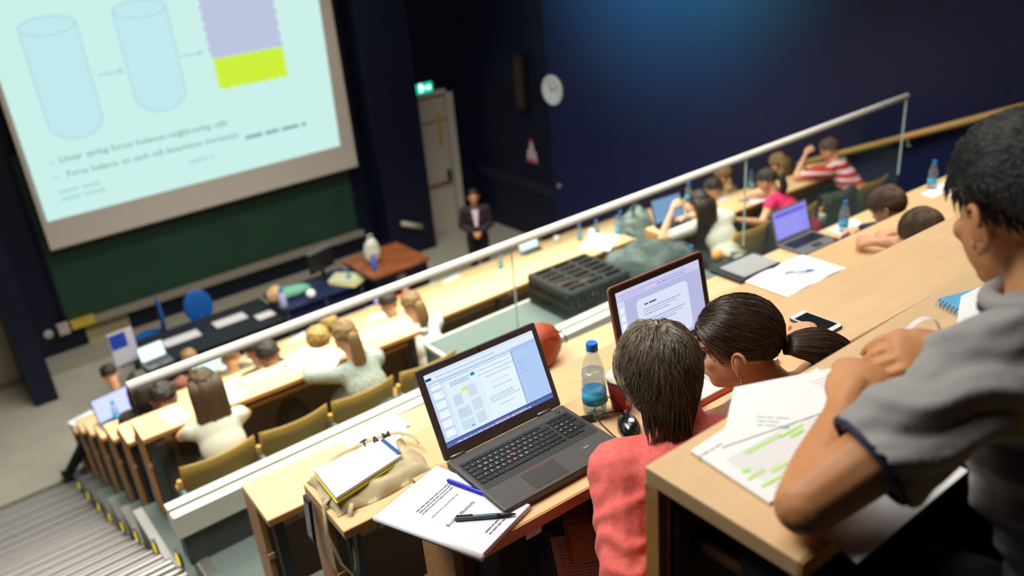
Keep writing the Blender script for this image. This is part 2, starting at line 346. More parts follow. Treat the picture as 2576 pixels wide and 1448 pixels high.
# ---------------------------------------------------------------- board, screen
bo = thing('chalkboard', 'wide dark green chalkboard on the front wall under the screen', 'chalkboard', (0.6, 11.9, -3.98))
obj('writing_surface', MB().b2((0, -.02, 0), (5.0, .03, 2.6)), M('board_green', (22, 58, 38), .55, var=(2, (26, 64, 44), 4)), bo)
obj('chalk_ledge', MB().b2((0.35, -.14, -.12), (5.05, 0, -.02)).b2((.35, -.15, -.1), (5.05, -.13, 0.0)), M('ledge_alu', (150, 142, 126), .45, metal=.3), bo)
for xf in (-.05, 5.0): obj('frame_edge', MB().b2((xf, -.04, -.02), (xf + .05, .03, 2.6)), NAVYD, bo)
tag(obj('chalk_box', MB().rbox((0, 0, .06), (.34, .1, .12), .01), M('chalk_box_yellow', (190, 160, 50), .6), None, loc=(0.78, 11.8, -4.08)), 'yellow box at the end of the chalk ledge', 'box')
tag(obj('board_eraser', MB().rbox((0, 0, .08), (.16, .1, .16), .02), M('eraser_pale', (176, 160, 150), .7), None, loc=(0.5, 11.78, -4.1)), 'pale eraser block beside the yellow chalk box', 'eraser')
tag(obj('wall_sheet', MB().b2((-.32, 0, -.2), (.32, .006, .2)), M('sheet_khaki', (168, 158, 118), .7), None, loc=(1.12, 11.94, -4.3)), 'khaki sheet on the wall below the chalkboard', 'sheet')
tag(obj('wall_socket', MB().lathe([(.07, 0), (.07, .03), (.05, .04), (0, .04)], 16), M('socket_white', (170, 168, 162), .5), None, True, (0.3, 11.95, -4.1), (math.radians(90), 0, 0)), 'round pale wall socket beside the chalk ledge', 'socket')
scn = thing('projection_screen', 'large white projection screen showing a lecture slide', 'screen', (0.66, 11.65, -2.76))
obj('screen_fabric', MB().b2((0, 0, 0), (5.03, .012, 4.6)), M('screen_fabric', (206, 196, 180), .8, emis=0.0), scn)
obj('bottom_bar', MB().tube([(0, .005, 0), (5.03, .005, 0)], .02), M('bar_grey', (170, 160, 144), .5), scn)
sl = obj('slide_image', MB().add([(0.075, -.004, .41), (4.76, -.004, .42), (4.86, -.004, 4.3), (0.06, -.004, 4.3)], [(0, 1, 2, 3)]), glow('slide_ground', (203, 241, 234), 1.0), scn)
RX = (math.radians(90), 0, 0)
def sg(name, rgb): return glow('slide_' + name, rgb, 1.0)
def wavy(x0, x1, z0, z1, amp=.025, n=26):
    pts = []
    for i in range(n): pts.append((x0 + (x1 - x0) * i / n, z0 + amp * math.sin(i * 1.7) * (1 if i % 2 else .3)))
    for i in range(n): pts.append((x1 + amp * math.sin(i * 1.9), z0 + (z1 - z0) * i / n))
    for i in range(n): pts.append((x1 + (x0 - x1) * i / n, z1 + amp * math.sin(i * 1.8)))
    for i in range(n): pts.append((x0 + amp * math.sin(i * 2.1), z1 + (z0 - z1) * i / n))
    return MB().add([(p[0], 0, p[1]) for p in pts], [tuple(range(len(pts)))])
obj('lavender_block', wavy(2.9, 4.06, 2.2, 3.5), sg('lavender', (190, 197, 224)), sl, loc=(0, -.008, 0))
obj('yellow_block', wavy(2.92, 4.06, 1.74, 2.2), sg('yellow', (205, 240, 60)), sl, loc=(0, -.010, 0))
def cyl(x0, x1, z0, z1, name):
    pts = [(x0, z1)]; c = (x0 + x1) / 2; w = (x1 - x0) / 2
    for i in range(17): a = math.pi + math.pi * i / 16; pts.append((c + w * math.cos(a), z0 + w * .75 * (1 + math.sin(a))))
    pts.append((x1, z1))
    for i in range(17): a = math.pi * i / 16; pts.append((c + w * math.cos(a), z1 + .12 * math.sin(a)))
    o = obj(name, MB().add([(p[0], 0, p[1]) for p in pts], [tuple(range(len(pts)))]), sg('pale_blue', (193, 234, 238)), sl, loc=(0, -.007, 0))
    out = MB().tube([(p[0], 0, p[1]) for p in pts + pts[:1]], .007, 4)
    out.tube([(c + w * math.cos(2 * math.pi * i / 24), 0, z1 + .12 * math.sin(2 * math.pi * i / 24)) for i in range(25)], .007, 4)
    obj('outline', out, sg('outline', (160, 208, 222)), o, loc=(0, -.001, 0))
cyl(.46, 1.18, 1.46, 3.0, 'tube_drawing'); cyl(1.68, 2.42, 1.6, 3.05, 'tube_drawing')
st = sg('text', (120, 176, 180)); st2 = sg('text_pale', (170, 220, 224))
ar = MB().box((1.42, 0, 2.26), (.3, .002, .03)).box((1.58, 0, 2.26), (.07, .002, .07)).box((2.6, 0, 2.32), (.3, .002, .03)).box((2.76, 0, 2.32), (.07, .002, .07))
obj('flow_arrows', ar, st2, sl, loc=(0, -.007, 0))['kind'] = 'stuff'
for words, x, z in (('Linear spring forces between neighbouring cells', .46, 1.19), ('Force balance on each cell determines movement', .5, .97)):
    for wd in words.split():
        o = txt('slide_word', wd, .125, st, sl, (x, -.009, z), RX, bold=.002); x += max(v.co.x for v in o.data.vertices) + .045
def bars(n, x, z, wd, h, gap, seed=1):
    r = random.Random(seed); b = MB()
    for k in range(n):
        cx = x; e = x + wd * r.uniform(.7, 1)
        while cx < e:
            q = min(r.uniform(1.5, 4.5) * h, e - cx + .3 * h); b.b2((cx, -.0002, z - k * gap), (cx + q, 0, z - k * gap + h * .62)); cx += q + h * .6
    return b
obj('faint_caption', bars(1, 3.16, .9, 1.33, .09, .1, 3), st, sl, loc=(0, -.009, 0))
obj('faint_caption', bars(2, .34, .76, .6, .07, .11, 5), st2, sl, loc=(0, -.009, 0))
obj('faint_caption', bars(1, 2.2, .74, .5, .07, .11, 8), st2, sl, loc=(0, -.009, 0))
for z in (1.21, .99): obj('bullet', MB().tube([(.36 + .03 * math.cos(a), 0, z + .03 * math.sin(a)) for a in [i * math.pi / 6 for i in range(13)]], .006, 4), st2, sl, loc=(0, -.008, 0))

# ================================================================ desks
def desk_row(label, x0, x1, y, z, yaw=0.0, depth=.32, left_end=True, right_end=False, drop=.73, sy=.155):
    L = x1 - x0
    t = thing('desk_row', label, 'desk', (x0, y, z - drop), yaw)
    H = drop
    obj('desk_top', MB().b2((0, 0, H - .032), (L, depth, H)), BEECH, t, bevel=.003)
    obj('edge_band', MB().b2((0, -.0035, H - .033), (L, 0.0, H - .002)), BEECHED, t)
    obj('modesty_panel', MB().b2((.022, depth - .05, .12), (L - .02, depth - .03, H - .035)), BROWN, t)
    obj('shelf', MB().b2((.05, .13, H - .15), (L - .03, depth - .05, H - .137)), BROWN, t)
    obj('shelf_edge', MB().b2((.05, .12, H - .158), (L - .03, .13, H - .13)), BEECHED, t)
    ends = ([0.0] if left_end else []) + ([L - .024] if right_end else [])
    for xe in ends:
        obj('side_panel', MB().b2((xe, sy, 0.02), (xe + .024, depth, H - .032)), BEECHED, t)
        obj('end_slat', MB().b2((xe, sy - .005, H - .32), (xe + .03, min(sy + .05, depth), H - .29)), BEECH, t)
    n = max(2, int(round(L / 1.55)) + 1)
    for i in range(n):
        xx = .035 + (L - .11) * i / (n - 1)
        obj('leg', MB().b2((xx, .075, 0), (xx + .045, .12, H - .033)).b2((xx, .075, H - .05), (xx + .045, depth - .04, H - .033)), DARKST, t)
        obj('hook', MB().b2((xx + .1, .03, H - .085), (xx + .145, .07, H - .033)), M('pale_hook', (190, 188, 184), .4), t)
    return t
def ru(x, r='A', dy=0.0):     # a point on a sloping upper row line
    return UP[r][0] + ROWYAW * (x + .1) + dy
desk_row('nearest beech desk, with highlighted printouts and the man in grey leaning on it', -.098, 5.5, -1.06, .476, -.018, .283, sy=.255)
desk_row('beech desk with the open black laptop, water bottle and white phone', -.098, 6.6, -.284, 0, ROWYAW)
desk_row('beech desk with the canvas tote bag and the open white notebook', -.098, 6.8, .54, -.478, ROWYAW)
desk_row('beech desk just behind the glass balustrade, with the violet-screened laptop', -.098, 7.4, 1.36, -.937, ROWYAW)
desk_row('short beech desk beyond the balustrade, used by two women with long hair', -.098, 2.06, 3.78, -1.745, -.03, right_end=True)
desk_row('beech desk by the navy wall, used by the women in white and pink', 4.75, 7.5, 3.56, -1.745, -.06, right_end=True)
desk_row('long beech desk behind the black crate, with a big white sheet at its end', -.098, 5.2, 4.49, -2.13, -.008, right_end=True)
desk_row('beech desk by the wall, one row beyond the woman in pink', 5.9, 7.5, 4.3, -2.13, -.05)
for lab, r, x1 in (('third beech desk row below the balustrade, counted downhill', 'F', 7.4), ('fourth beech desk row below the balustrade, counted downhill', 'G', 7.4), ('fifth beech desk row below the balustrade, counted downhill', 'H', 7.4), ('sixth beech desk row below the balustrade, next to the front one', 'I', 7.4), ('front beech desk row, closest to the lecturer area', 'J', 7.2)):
    desk_row(lab, -.098, x1, LOW[r][0], LOW[r][1])

# ---------------------------------------------------------------- folding seats
def make_seat():
    t = thing('folding_seat', 'plywood folding seat', 'seat', (0, 0, 0), 0, 'plywood folding seats')
    b = MB(); n = 12; W = .475
    for k, (yo) in enumerate((0, -.014)):
        for i in range(n + 1):
            u = i / n - .5; yc = -.05 * (1 - (2 * u) ** 2) + yo
            for (zz, ty) in ((.50, .05), (.62, .012), (.74, -.012), (.825, -.03)): b.v.append((u * W, yc + ty, zz))
    m = 4; S = (n + 1) * m
    for i in range(n):
        for j in range(m - 1):
            a = i * m + j; b.f.append((a, a + m, a + m + 1, a + 1)); a += S; b.f.append((a, a + 1, a + m + 1, a + m))
        for j in (0, m - 1):
            a = i * m + j; b.f.append((a, a + S, a + m + S, a + m))
    for i in (0, n):
        for j in range(m - 1): a = i * m + j; b.f.append((a, a + 1, a + 1 + S, a + S))
    obj('backrest', b, PLY, t, True)
    sb = MB(); sb.rbox((0, .22, .44), (.44, .36, .016), .04); obj('seat', sb, PLY, t)
    for sx in (-.255,):
        obj('bracket', MB().rbox((sx, -.035, .585), (.032, .09, .17), .012).tube([(sx, -.06, .66), (sx, .03, .46)], .026, 10).tube([(sx - .0, -.05, .6), (sx + .05, -.04, .6)], .013, 8), CASTGR, t, True)
        obj('post', MB().b2((sx - .02, .03, 0), (sx + .02, .09, .46)), CASTGR, t)
        obj('end_stop', MB().rbox((sx, -.015, .70), (.026, .035, .05), .010), M('orange_stop', (214, 160, 60), .5), t)
    return t
seat0 = make_seat()
SEATS = [(.19, 3.17, -2.475, 0, 'plywood seat back behind the woman with long straight hair'),
         (.70, 3.165, -2.475, 0, 'empty plywood seat back, second from the aisle stair'),
         (1.21, 3.16, -2.475, 0, 'plywood seat back behind the woman in the grey knit'),
         (1.74, 3.15, -2.475, 0, 'plywood seat back beside the green platform, partly behind the laptop'),
         (5.25, 3.02, -2.475, -.06, 'plywood seat under the woman in the cream top'),
         (5.95, 2.98, -2.475, -.06, 'plywood seat under the woman in the pink top'),
         (6.55, 2.94, -2.475, -.06, 'plywood seat with a dark green jacket hung over it'),
         (7.1, 2.9, -2.475, -.06, 'plywood seat back behind the boy in the striped shirt')]
for i, (x, y, z, a, lab) in enumerate(SEATS):
    if i == 0: seat0.location = (x, y, z); seat0.rotation_euler.z = a; seat0['label'] = lab
    else: dup(seat0, (x, y, z), a, lab)
for x, y, z, lab in ((.35, -.70, -.73, 'plywood seat under the woman in the coral jacket'), (.875, -.72, -.73, 'plywood seat under the woman with the dark ponytail'), (.3, -1.48, -.254, 'plywood seat under the man in the grey polo shirt'),
                     (3.3, -.04, -1.208, 'plywood seat under the short-haired man resting his fist on the desk'), (3.95, .76, -1.667, 'plywood seat under the brown-haired head beyond the pale desk')):
    dup(seat0, (x, y, z), ROWYAW, lab)
for r, lab in (('E', 'seat at the aisle end of the second lower row'), ('F', 'seat at the aisle end of the third lower row'), ('G', 'seat at the aisle end of the fourth lower row'), ('H', 'seat at the aisle end of the fifth lower row'), ('I', 'seat at the aisle end of the sixth lower row')):
    dup(seat0, (.2, LOW[r][0] - .34, LOW[r][1] - .73), 0, 'plywood ' + lab)

# ---------------------------------------------------------------- balustrade
bl = thing('glass_balustrade', 'glass balustrade with a pale metal top rail between the two seating blocks', 'balustrade', (-.3, 2.3, -1.667))
obj('plinth', MB().b2((0.02, -.05, 0), (3.2, .06, .2)), M('plinth_dark', (70, 74, 72), .6), bl)
obj('base_channel', MB().add([(0, y, z) for y, z in ((-.075, .2), (.075, .2), (.075, .33), (.014, .33), (.014, .29), (-.014, .29), (-.014, .33), (-.075, .33))] + [(3.2, y, z) for y, z in ((-.075, .2), (.075, .2), (.075, .33), (.014, .33), (.014, .29), (-.014, .29), (-.014, .33), (-.075, .33))], [(7, 6, 5, 4, 3, 2, 1, 0), tuple(range(8, 16))] + [(i, (i + 1) % 8, 8 + (i + 1) % 8, 8 + i) for i in range(8)]), STEELW, bl)
obj('floor_channel', MB().b2((3.2, -.06, 0), (6.8, .06, .05)), STEELW, bl)
GL = clear('balustrade_glass', (246, 250, 247), .012)
for a, b in ((0.0, 2.26), (2.275, 4.52), (4.535, 6.79)):
    obj('glass_pane', MB().b2((a, -.006, .31 if b < 3 else .05), (b, .006, 1.05)), GL, bl)
    obj('pane_edge', MB().b2((b - .002, -.007, .33), (b + .002, .007, 1.05)), M('glass_edge', (196, 216, 208), .2), bl)
obj('top_rail', MB().tube([(-.005, 0, 1.06), (6.795, 0, 1.06)], .025, 16), M('rail_pale', (250, 244, 234), .4, metal=.0), bl, True)

# green platform and what stands on it
struct('floor_platform', MB().b2((2.085, 2.41, -2.475), (4.65, 3.75, -1.9)), CARPET)
obj('edge_trim', MB().b2((2.075, 2.41, -1.925), (2.1, 3.75, -1.893)).b2((2.085, 3.735, -1.925), (4.65, 3.757, -1.893)), STEELW, bpy.data.objects['floor_platform'])
cr = thing('plastic_crate', 'black slotted plastic crate on the green platform', 'crate', (3.46, 3.41, -1.9), -.04)
CRM = M('crate_black', (30, 34, 32), .5)
def wall(ax, off, Lw):
    m = MB(); n = int(Lw / .05)
    def bx(a0, a1, z0, z1, t=.012):
        if ax == 'x': m.b2((a0, off - t, z0), (a1, off + t, z1))
        else: m.b2((off - t, a0, z0), (off + t, a1, z1))
    bx(-Lw / 2, Lw / 2, 0, .035); bx(-Lw / 2, Lw / 2, .11, .13); bx(-Lw / 2, Lw / 2, .21, .26, .018)
    for i in range(n + 1): a = -Lw / 2 + i * Lw / n; bx(a - .008, a + .008, .03, .22)
    return m
for ax, off, Lw in (('x', -.28, .62), ('x', .28, .62), ('y', -.31, .56), ('y', .31, .56)): obj('slatted_side', wall(ax, off, Lw), CRM, cr)
obj('bottom', MB().b2((-.31, -.28, 0), (.31, .28, .015)), CRM, cr)
lid = MB()
for i in range(7): lid.b2((-.31, -.28 + i * .088, .255), (.31, -.28 + i * .088 + .03, .268))
for i in range(4): lid.b2((-.31 + i * .197, -.28, .252), (-.28 + i * .197, .28, .266))
obj('lid_grid', lid, CRM, cr)
for i in range(8): obj('inner_box', MB().rbox((random.uniform(-.22, .22), random.uniform(-.2, .2), .1 + random.uniform(0, .08)), (.14, .1, .05), .01), M('boxes_brown', (120, 84, 60), .7), cr)

# wooden/aux: projecting heap on the platform is built with the cloth helper below
def blob(name, mat, c, rad, seed, amp=.18, freq=4, parent=None, nu=40, nv=24, zmin=None, stretch=(1, 1, 1)):
    m = MB().ell((0, 0, 0), rad, None, nu, nv); out = []
    for p in m.v:
        v = Vector(p); n = mnoise.fractal(Vector((v.x * freq * stretch[0] + seed, v.y * freq * stretch[1], v.z * freq * stretch[2])), 1.0, 2.0, 4)
        v = v * (1 + amp * n)
        if zmin is not None and v.z < zmin: v.z = zmin
        out.append((v.x, v.y, v.z))
    m.v = out; return obj(name, m, mat, parent, True, c)
hp = thing('heaped_coat', 'grey-green striped coat heaped on the platform beside the crate', 'coat', (4.2, 3.3, -1.9))
blob('folded_cloth', M('coat_grey_green', (92, 104, 99), .9, var=(5, (52, 64, 62), 2), stretch=(1, 1, 6)), (0, 0, .13), (.44, .34, .2), 3.1, .16, 3, hp, zmin=-.128)
blob('sleeve', MATS['coat_grey_green'], (.34, .02, .1), (.24, .16, .11), 5.2, .15, 4, hp, zmin=-.098)

# ================================================================ things on the near desks
# ---- black business laptop
KEYM = M('key_black', (24, 24, 25), .45); LAPG = M('laptop_graphite', (78, 74, 70), .5, metal=.2, var=(40, (73, 69, 65), 2))
def scr(name, rgb=None, k=1.0): return glow('display_' + name, rgb, k)
lp = thing('laptop', 'open dark grey laptop with a full keyboard and red pointing stick', 'laptop', (0, 0, 0), -.034)
obj('base', MB().prism([(0, -.252), (.377, -.252), (.377, 0), (0, 0)], .004, .026), LAPG, lp, bevel=.004)
for q in (-.24, -.03): obj('foot_strip', MB().b2((.02, q, 0), (.36, q + .012, .005)), BLACK, lp)
vent = MB()
for i in range(12): vent.b2((-.0008, -.05 - i * .009, .009), (.001, -.055 - i * .009, .021))
obj('side_vents', vent, BLACK, lp)['kind'] = 'stuff'
obj('keyboard_well', MB().rbox((.1885, -.098, .0262), (.352, .128, .0008), .004), M('key_well', (40, 38, 37), .6), lp)
key_cache = {}
def key(x, y, w_, h_=.0155):
    kk = (round(w_, 4), round(h_, 4))
    if kk not in key_cache:
        m = MB().rbox((0, 0, .0012), (w_, h_, .0026), .0022, 2, .0005); me = m.mesh('key'); me.materials.append(KEYM); key_cache[kk] = me
    obj('key', key_cache[kk], None, lp, loc=(x + w_ / 2, y - h_ / 2, .0265))
X0 = .0165; P = .01905 * .93; g = .0022; LEG = []
rows_k = [("1234567890-=", 1.0, 2.0, '`'), ("QWERTZUIOP[]", 1.5, 1.5, ''), ("ASDFGHJKL;'", 1.75, 0, ''), ("YXCVBNM,./", 2.25, 0, '')]
y = -.040
for i in range(14): key(X0 + i * P, y, P - g, .009)
for i in range(4): key(X0 + 15.35 * P + i * P, y, P - g, .009)
y = -.0515
for ri in range(5):
    x = X0
    if ri == 0: ws = [1] * 13 + [2]; lg = '`1234567890-= '
    elif ri == 1: ws = [1.5] + [1] * 12 + [1.5]; lg = ' QWERTZUIOP[] '
    elif ri == 2: ws = [1.75] + [1] * 11 + [2.25]; lg = " ASDFGHJKL;' "
    elif ri == 3: ws = [1.25] + [1] * 11 + [2.75]; lg = ' <YXCVBNM,.- '
    else: ws = [1, 1, 1, 1, 5, 1, 1, 1]; lg = '        '
    for k_, wk in enumerate(ws):
        key(x, y, wk * P - g)
        if k_ < len(lg) and lg[k_] != ' ': LEG.append((lg[k_], x + .003, y - .009))
        elif ri < 4 and wk > 1: LEG.append(('-', x + .003, y - .009))
        x += wk * P
    if ri == 4:
        for q in range(3): key(x + q * P, y - .0015, P - g, .013)
    for q in range(4):
        if not (ri in (2, 4) and q == 3): key(X0 + 15.35 * P + q * P, y, P - g)
        if q < 3 and 0 < ri < 4: LEG.append((str({1: 7, 2: 4, 3: 1}[ri] + q), X0 + 15.35 * P + q * P + .004, y - .009))
    y -= .0178
lm = MB()
lw = M('key_legend_white', (215, 215, 215), .6)
gl_cache = {}
for ch, x, yy in LEG:
    o = txt('key_legend', ch, .0085, lw, lp, (x, yy - .0018, .02945))
obj('pointing_stick', MB().lathe([(.0028, 0), (.004, .003), (.0036, .0045), (0, .0052)], 14), M('stick_red', (216, 70, 50), .6), lp, True, (X0 + 6.72 * P, -.0935, .0265))
obj('touchpad', MB().rbox((.152, -.206, .0264), (.1, .068, .001), .003), M('touchpad_grey', (70, 67, 65), .35, metal=.2), lp)
obj('touchpad_buttons', MB().b2((.103, -.1752, .0268), (.2, -.1735, .0273)), M('touchpad_red', (150, 50, 44), .5), lp)
obj('fingerprint_reader', MB().rbox((.295, -.195, .0266), (.018, .006, .0012), .001), M('reader_silver', (150, 148, 140), .4, metal=.5), lp)
obj('power_button', MB().lathe([(.006, 0), (.006, .0015), (0, .002)], 16), M('power_dark', (50, 50, 50), .4), lp, True, (.345, -.022, .0262))
obj('power_lamp', MB().lathe([(.0015, 0), (0, .0006)], 8), glow('power_green', (90, 240, 90), 1.5), lp, loc=(.345, -.022, .0284))
for xh in (.035, .315): obj('hinge', MB().tube([(xh - .022, .002, .027), (xh + .022, .002, .026)], .0052, 12), M('hinge_metal', (132, 126, 116), .35, metal=.8), lp, True)
LA = 1.1608
lidr = Matrix.Rotation(LA, 4, 'X')
lid = obj('lid', MB().rbox((.1885, .121, -.003), (.377, .242, .010), .006, 3, .002), M('lid_bezel', (80, 71, 67), .5), lp); lid.matrix_local = Matrix.Translation((0, .004, .022)) @ lidr
disp = obj('display', quad(.344, .194, .0166, .0296, .0023), scr('pale', (204, 226, 248), 1.0), lid)
def dq(name, x, y, w_, h_, m, lev=1):  # x,y from the display's lower left, in mm
    return obj(name, quad(w_ / 1000, h_ / 1000, .0166 + x / 1000, .0296 + y / 1000, .0023 + .00012 * lev), m, disp)
dq('ribbon_band', 0, 172, 344, 22, scr('ribbon', (228, 240, 252)), 1)
dq('title_line', 0, 188, 344, 6, scr('title', (214, 228, 246)), 2)
dq('file_tab', 1, 176, 17, 7, scr('navytab', (44, 84, 150)), 3)
dq('taskbar', 0, 0, 344, 10, scr('taskbar', (96, 110, 178)), 1)
dq('status_bar', 0, 10, 344, 4.5, scr('status', (70, 92, 150)), 1)
dq('taskbar_group', 150, 1, 48, 8, scr('task_pink', (150, 140, 190)), 2); dq('taskbar_group', 205, 1, 46, 8, scr('task_pink', (150, 140, 190)), 2)
dq('slide_list', 0, 15, 40, 157, scr('list', (196, 218, 242)), 1)
for i in range(6): dq('slide_thumbnail', 8, 24 + i * 25, 29, 18, scr('white', (240, 248, 255)), 2)
dq('thumb_mark', 28, 132, 5, 3, scr('yel', (240, 232, 60)), 3)
dq('scroll_bar', 41, 15, 2.5, 150, scr('white'), 2)
dq('page_sheet', 47, 16, 196, 148, scr('sheet', (226, 242, 254)), 2)
dq('page_sheet', 150, 16, 108, 148, scr('sheet2', (232, 246, 254)), 3)
dq('side_pane', 264, 15, 80, 157, scr('pane_blue', (180, 206, 246)), 2)
dq('page_scroll', 259, 15, 4, 150, scr('scrollb', (150, 176, 226)), 3)
for i, (x, y, w_, h_) in enumerate([(58, 88, 26, 30), (58, 52, 40, 28), (58, 22, 40, 24), (104, 96, 26, 32), (104, 58, 30, 30), (104, 24, 30, 28)]): dq('figure_box', x, y, w_, h_, scr('fig', (206, 226, 238)), 3)
dq('logo_patch', 126, 146, 12, 8, scr('green', (44, 150, 110)), 4); dq('highlight_patch', 88, 118, 15, 8, scr('yel'), 4); dq('blue_patch', 84, 24, 9, 4, scr('bluep', (100, 170, 230)), 4)
sgt = scr('txt', (90, 124, 170)); sgl = scr('txt_light', (140, 174, 210))
def dt(s, x, y, size, m, shear=0.25, al='CENTER'): return txt('screen_text', s, size / 1000, m, disp, (.0166 + x / 1000, .0296 + y / 1000, .0023 + .0007), align=al, shear=shear)
for i, s in enumerate(('PNPLA3 is a potential marker for non-', 'alcoholic fatty liver disease in children with', 'familial hypercholesterolemia')): dt(s, 204, 148 - i * 11, 6.6, sgt, .3)
dt('Poster short presentation', 204, 108, 5.4, sgl, .3)
def dbars(n, x, y, wd, h, gap, m, seed, par=None):
    r = random.Random(seed); b = MB()
    for k in range(n):
        cx = x; e = x + wd * r.uniform(.75, 1)
        while cx < e:
            q = r.uniform(1.2, 4) * h; b.add([(cx, y - k * gap, 0), (cx + q, y - k * gap, 0), (cx + q, y - k * gap + h * .55, 0), (cx, y - k * gap + h * .55, 0)], [(0, 1, 2, 3)]); cx += q + h * .55
    return b
def lines(par, n, x, y, wd, h, gap, m, seed, lev=5):
    b = dbars(n, x / 1000 + .0166, y / 1000 + .0296, wd / 1000, h / 1000, gap / 1000, m, seed); return obj('text_lines', b, m, par, loc=(0, 0, .0023 + .00012 * lev))
lines(disp, 1, 178, 93, 58, 3, 6, sgl, 19); lines(disp, 3, 158, 72, 95, 3.2, 6.5, sgl, 4); lines(disp, 1, 180, 44, 50, 3, 6, sgl, 7)
lines(disp, 3, 62, 150, 62, 2.6, 4.2, sgt, 9); lines(disp, 2, 6, 166, 330, 3, 6, sgl, 2); lines(disp, 1, 30, 178, 200, 3.5, 6, sgl, 12)
lines(disp, 5, 268, 130, 30, 2.5, 8, sgl, 14); lines(disp, 4, 60, 110, 22, 1.4, 5, sgl, 15); lines(disp, 4, 60, 74, 36, 1.4, 5, sgl, 16); lines(disp, 1, 30, 2.5, 290, 5, 6, scr('taskicon', (210, 216, 240)), 21)
obj('webcam', MB().lathe([(.003, 0), (.003, .0006), (0, .0007)], 14), BLACK, lid, loc=(.1885, .232, .002))
for q in (.095, .285): obj('lid_bumper', MB().rbox((q, .236, .0022), (.012, .0022, .0008), .001), M('bumper', (84, 78, 74), .5), lid)

# ---- silver laptop in a red shell
mc = thing('laptop', 'open silver laptop in a red shell, showing a document, beyond the two women', 'laptop', (.62, -.005, 0), -.045)
obj('shell_base', MB().rbox((.193, -.128, .006), (.386, .258, .012), .014, 4, .002), M('red_shell', (196, 60, 42), .35, coat=.3), mc)
obj('base', MB().rbox((.193, -.126, .0145), (.38, .25, .008), .012, 4, .001), M('silver_body', (226, 226, 226), .35, metal=.35), mc)
kb = MB()
for r_ in range(6):
    for c_ in range(14): kb.rbox((.062 + c_ * .0188, -.035 - r_ * .0185, .0190), (.0162, .0155, .0016), .002, 2)
o = obj('keyboard', kb, KEYM, mc); o['kind'] = 'stuff'
obj('touchpad', MB().rbox((.193, -.19, .0188), (.105, .075, .0006), .004), M('pad_silver', (210, 210, 210), .3, metal=.3), mc)
mlid = obj('lid', MB().rbox((.193, .127, -.002), (.386, .254, .008), .014, 4, .001), M('mac_shell_back', (150, 96, 84), .4), mc)
mlid.matrix_local = Matrix.Translation((0, .004, .02)) @ Matrix.Rotation(math.radians(78), 4, 'X')
obj('glass_bezel', MB().rbox((.193, .127, .0025), (.374, .242, .001), .011), M('bezel_black', (46, 32, 20), .35), mlid)
md = obj('display', quad(.340, .206, .023, .026, .0033), scr('lilac', (196, 192, 236), 1.0), mlid)
def mq(name, x, y, w_, h_, m, lev=1): return obj(name, quad(w_ / 1000, h_ / 1000, .023 + x / 1000, .026 + y / 1000, .0033 + .00012 * lev), m, md)
mq('tool_ribbon', 0, 180, 340, 26, scr('mac_ribbon', (208, 206, 240)), 1); mq('side_rail', 0, 0, 26, 176, scr('mac_rail', (214, 218, 244)), 1); mq('grey_canvas', 30, 0, 310, 176, scr('mac_canvas', (184, 188, 226)), 1)
obj('page', MB().rbox((.023 + .175, .026 + .085, .0033 + .0003), (.21, .15, .0001), .015), scr('mac_page', (222, 226, 248)), md)
for i in range(6): mq('slide_thumbnail', 7, 20 + i * 24, 15, 16, scr('white'), 3)
def ml(n, x, y, wd, h, gap, m, seed, lev=6): return obj('text_lines', dbars(n, x / 1000 + .023, y / 1000 + .026, wd / 1000, h / 1000, gap / 1000, m, seed), m, md, loc=(0, 0, .0033 + .00012 * lev))
mt = scr('mac_text', (96, 100, 140)); mb_ = scr('mac_blue', (96, 150, 226))
ml(1, 100, 138, 52, 8, 8, scr('mac_dark', (60, 60, 84)), 88)
for i, (y, w_) in enumerate(((124, 170), (116, 172), (108, 120), (90, 172), (82, 168), (74, 130), (56, 120), (48, 110))): ml(1, 95, y, w_, 3.6, 8, mt if i not in (1, 4) else mb_, 30 + i)
ml(1, 10, 192, 320, 4, 6, scr('mac_icons', (150, 150, 210)), 41); ml(1, 160, 184, 130, 6, 6, mb_, 44); ml(1, 20, 184, 100, 4, 6, scr('mac_icons'), 45)

# ---- bottle, cup, mouse, phone
BOT_PROF = [(.0, .004), (.018, .002), (.028, .004), (.0325, .016), (.033, .03), (.0315, .034), (.033, .038), (.033, .085), (.0315, .089), (.033, .094), (.0312, .1), (.0328, .107), (.031, .113), (.0325, .12), (.0318, .13), (.0300, .142), (.0250, .162), (.0190, .180), (.0145, .192), (.0135, .198), (.0135, .203)]
PET = clear('bottle_plastic', (240, 246, 248), .06, .03, .10); WATER = clear('water', (232, 241, 246), .05, .02, .06)
CAPB = M('cap_blue', (34, 124, 214), .4); LABB = M('label_blue', (22, 150, 200), .45, var=(30, (70, 190, 220), 2)); 
def make_bottle():
    t = thing('water_bottle', 'clear plastic water bottle with a blue cap and blue label', 'bottle', (0, 0, 0), 0, 'water bottles with blue caps')
    obj('shell', MB().lathe(BOT_PROF, 28), PET, t, True)
    obj('water', MB().lathe([(0, .0055)] + [(max(.001, r - .0018), z) for r, z in BOT_PROF[2:15]] + [(.0292, .137), (0, .137)], 28), WATER, t, True)
    obj('label', MB().lathe([(.0337, .044), (.0337, .079)], 28), LABB, t, True)
    cap = MB(); n = 40
    prof = [(.0150, .2), (.0152, .218), (.0140, .2215), (0, .2218)]
    cap.lathe(prof, n); cap.v = [(p[0] * (1.03 if (i % n) % 2 else .98), p[1] * (1.03 if (i % n) % 2 else .98), p[2]) if i < 2 * n else p for i, p in enumerate(cap.v)]
    obj('cap', cap, CAPB, t, False); obj('neck_ring', MB().lathe([(.0135, .196), (.0168, .197), (.0168, .199), (.0135, .2)], 24), CAPB if False else PET, t, True)
    return t
b0 = make_bottle(); b0.location = (.432, -.085, .002); b0['label'] = 'clear water bottle with a blue cap standing right of the black laptop'
